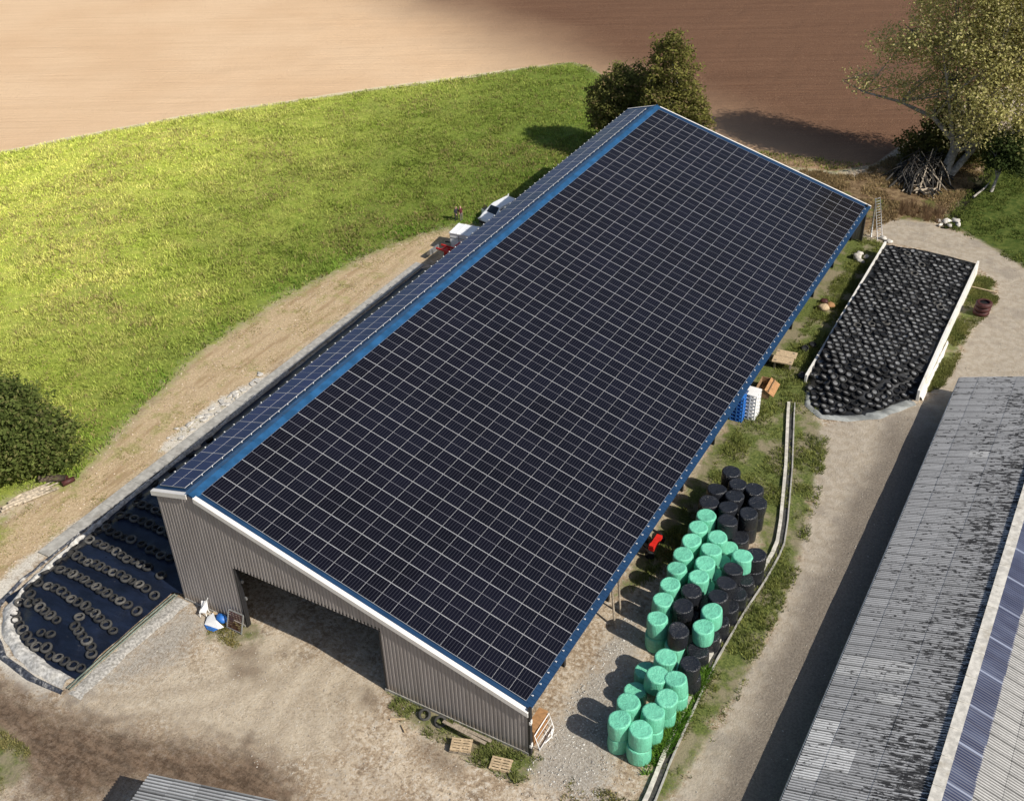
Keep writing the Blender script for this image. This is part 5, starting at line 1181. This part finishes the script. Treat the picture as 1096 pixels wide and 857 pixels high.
nobale = lambda x, y: ~((x > 23.9)&(x < 29.3)&(y > 1.4)&(y < 26.6))
veg(VERGE, 34000, 21, .06, .30, (.085,.115,.03), (.27,.28,.085), wd=.11, thr=.42, sc_=1.5, nb_=6, keep=lambda x, y: nobale(x,y)&(x > 22.2-.0*y)&~((x<24.9)&(x>24.7)))
veg(VERGE2, 5000, 22, .06, .25, (.085,.11,.03), (.24,.23,.08), wd=.14, thr=.45)
veg(WEED_F, 1300, 23, .05, .26, (.075,.11,.028), (.25,.26,.09), wd=.12, thr=.6, sc_=.9, keep=lambda x, y: ~((abs(x-18.97) < .8)&(abs(y+1.95) < .65))&~((abs(x-21.55) < .75)&(abs(y+1.85) < .6))); veg(WEED_L, 420, 24, .03, .12, (.10,.12,.035), (.34,.27,.10), wd=.12, thr=.6, sc_=.9)
veg(GRASS_L, 4500, 25, .03, .13, (.14,.15,.05), (.32,.27,.12), wd=.12, thr=.5)
veg(ROUGH, 22000, 26, .08, .32, (.15,.105,.055), (.36,.27,.14), thr=.4, keep=lambda x, y: y > 70.5)
veg(GREEN_FAR, 26000, 27, .06, .22, (.06,.095,.02), (.18,.20,.055), keep=lambda x, y: (y < 112)&(x < 46))
veg(TRACK, 12000, 28, .03, .11, (.22,.22,.08), (.42,.36,.18), wd=.1, thr=.55, nb_=3, keep=lambda x, y: x < -15.9)
veg([(25.5,-.5),(29.6,-.5),(29.6,-3),(25.5,-3)], 420, 29, .03, .2, (.09,.11,.03), (.27,.24,.09), wd=.11, thr=.5)
veg([(28.9,1),(29.4,1),(29.1,10),(28.9,10)], 500, 33, .2, .6, (.08,.17,.02), (.16,.27,.05), thr=.3)
# tall dead stems beyond the far corner: each clump a thing
rg = np.random.default_rng(5)
for k in range(22):
    x = 24.2+rg.random()*4.3; y = 76.6+rg.random()*2.4-(x-24)*.05; n = 26; mb = MB()
    for q in range(n):
        a = rg.random()*6.28; r_ = rg.random()*.28; h = .8+rg.random()*.8; bx, by = r_*math.cos(a), r_*math.sin(a)
        mb.face([(bx-.03,by,0),(bx+.03,by,0),(bx+.25*math.cos(a),by+.25*math.sin(a),h)])
    tag(mb.build('reed_clump', M['timber'], None, (x,y,0)), 'brown clump of tall dead stems beside the far end of the farm track', 'plant', 'dead stems beside the farm track')
# stones in the yard
def pebbles(name, poly, n, seed, smin, smax, c0, c1, keep=None):
    X, Y = scatter(poly, n, seed, 0, keep); rg = np.random.default_rng(seed+5); n = len(X); s_ = smin+(smax-smin)*rg.random(n)**3
    base_ = np.array([(1,0,0),(0,1,0),(-1,0,0),(0,-1,0),(0,0,.7),(0,0,-.5)]); fc = np.array([(0,1,4),(1,2,4),(2,3,4),(3,0,4),(1,0,5),(2,1,5),(3,2,5),(0,3,5)])
    a = rg.random(n)*6.28; ca, sa_ = np.cos(a), np.sin(a); B_ = base_[None]*(.6+.8*rg.random((n,6,1)))*s_[:,None,None]
    V = np.stack([B_[...,0]*ca[:,None]-B_[...,1]*sa_[:,None]+X[:,None], B_[...,0]*sa_[:,None]+B_[...,1]*ca[:,None]+Y[:,None], B_[...,2]-.01],-1).reshape(-1,3)
    F = (fc[None]+6*np.arange(n)[:,None,None]).reshape(-1,3); C = np.repeat(lerp(c0,c1,rg.random(n)),6,0)
    tag(link(name, npmesh(name, V, F, M['gritmat'], col=C)), kind='stuff')
M['gritmat'] = attr_mat('grit')
YARD = [(-3.4,-12),(6,-11),(14,-9),(26,-8),(29,-6),(29,1),(23,12),(22.8,0),(22.5,-.8),(12.8,-.7),(2,-.7),(-3,-1)]
pebbles('yard_gravel', YARD, 9000, 61, .010, .06, (.24,.20,.16), (.60,.55,.48), lambda x, y: y > -7.5+1.2*np.sin(x*.5))
pebbles('gravel', GRAVEL, 4200, 62, .012, .075, (.30,.28,.25), (.70,.68,.63))
pebbles('track_gravel', TRACK, 5000, 63, .02, .10, (.35,.27,.19), (.66,.55,.42), lambda x, y: x < -15.8)
pebbles('road_gravel', ROAD, 9000, 64, .012, .06, (.26,.23,.19), (.56,.52,.46), lambda x, y: (x < 41)&(y > -8)&(y < 80)&~((x > 24.9)&(x < 33.9)&(y > 41)&(y < 67.4)))
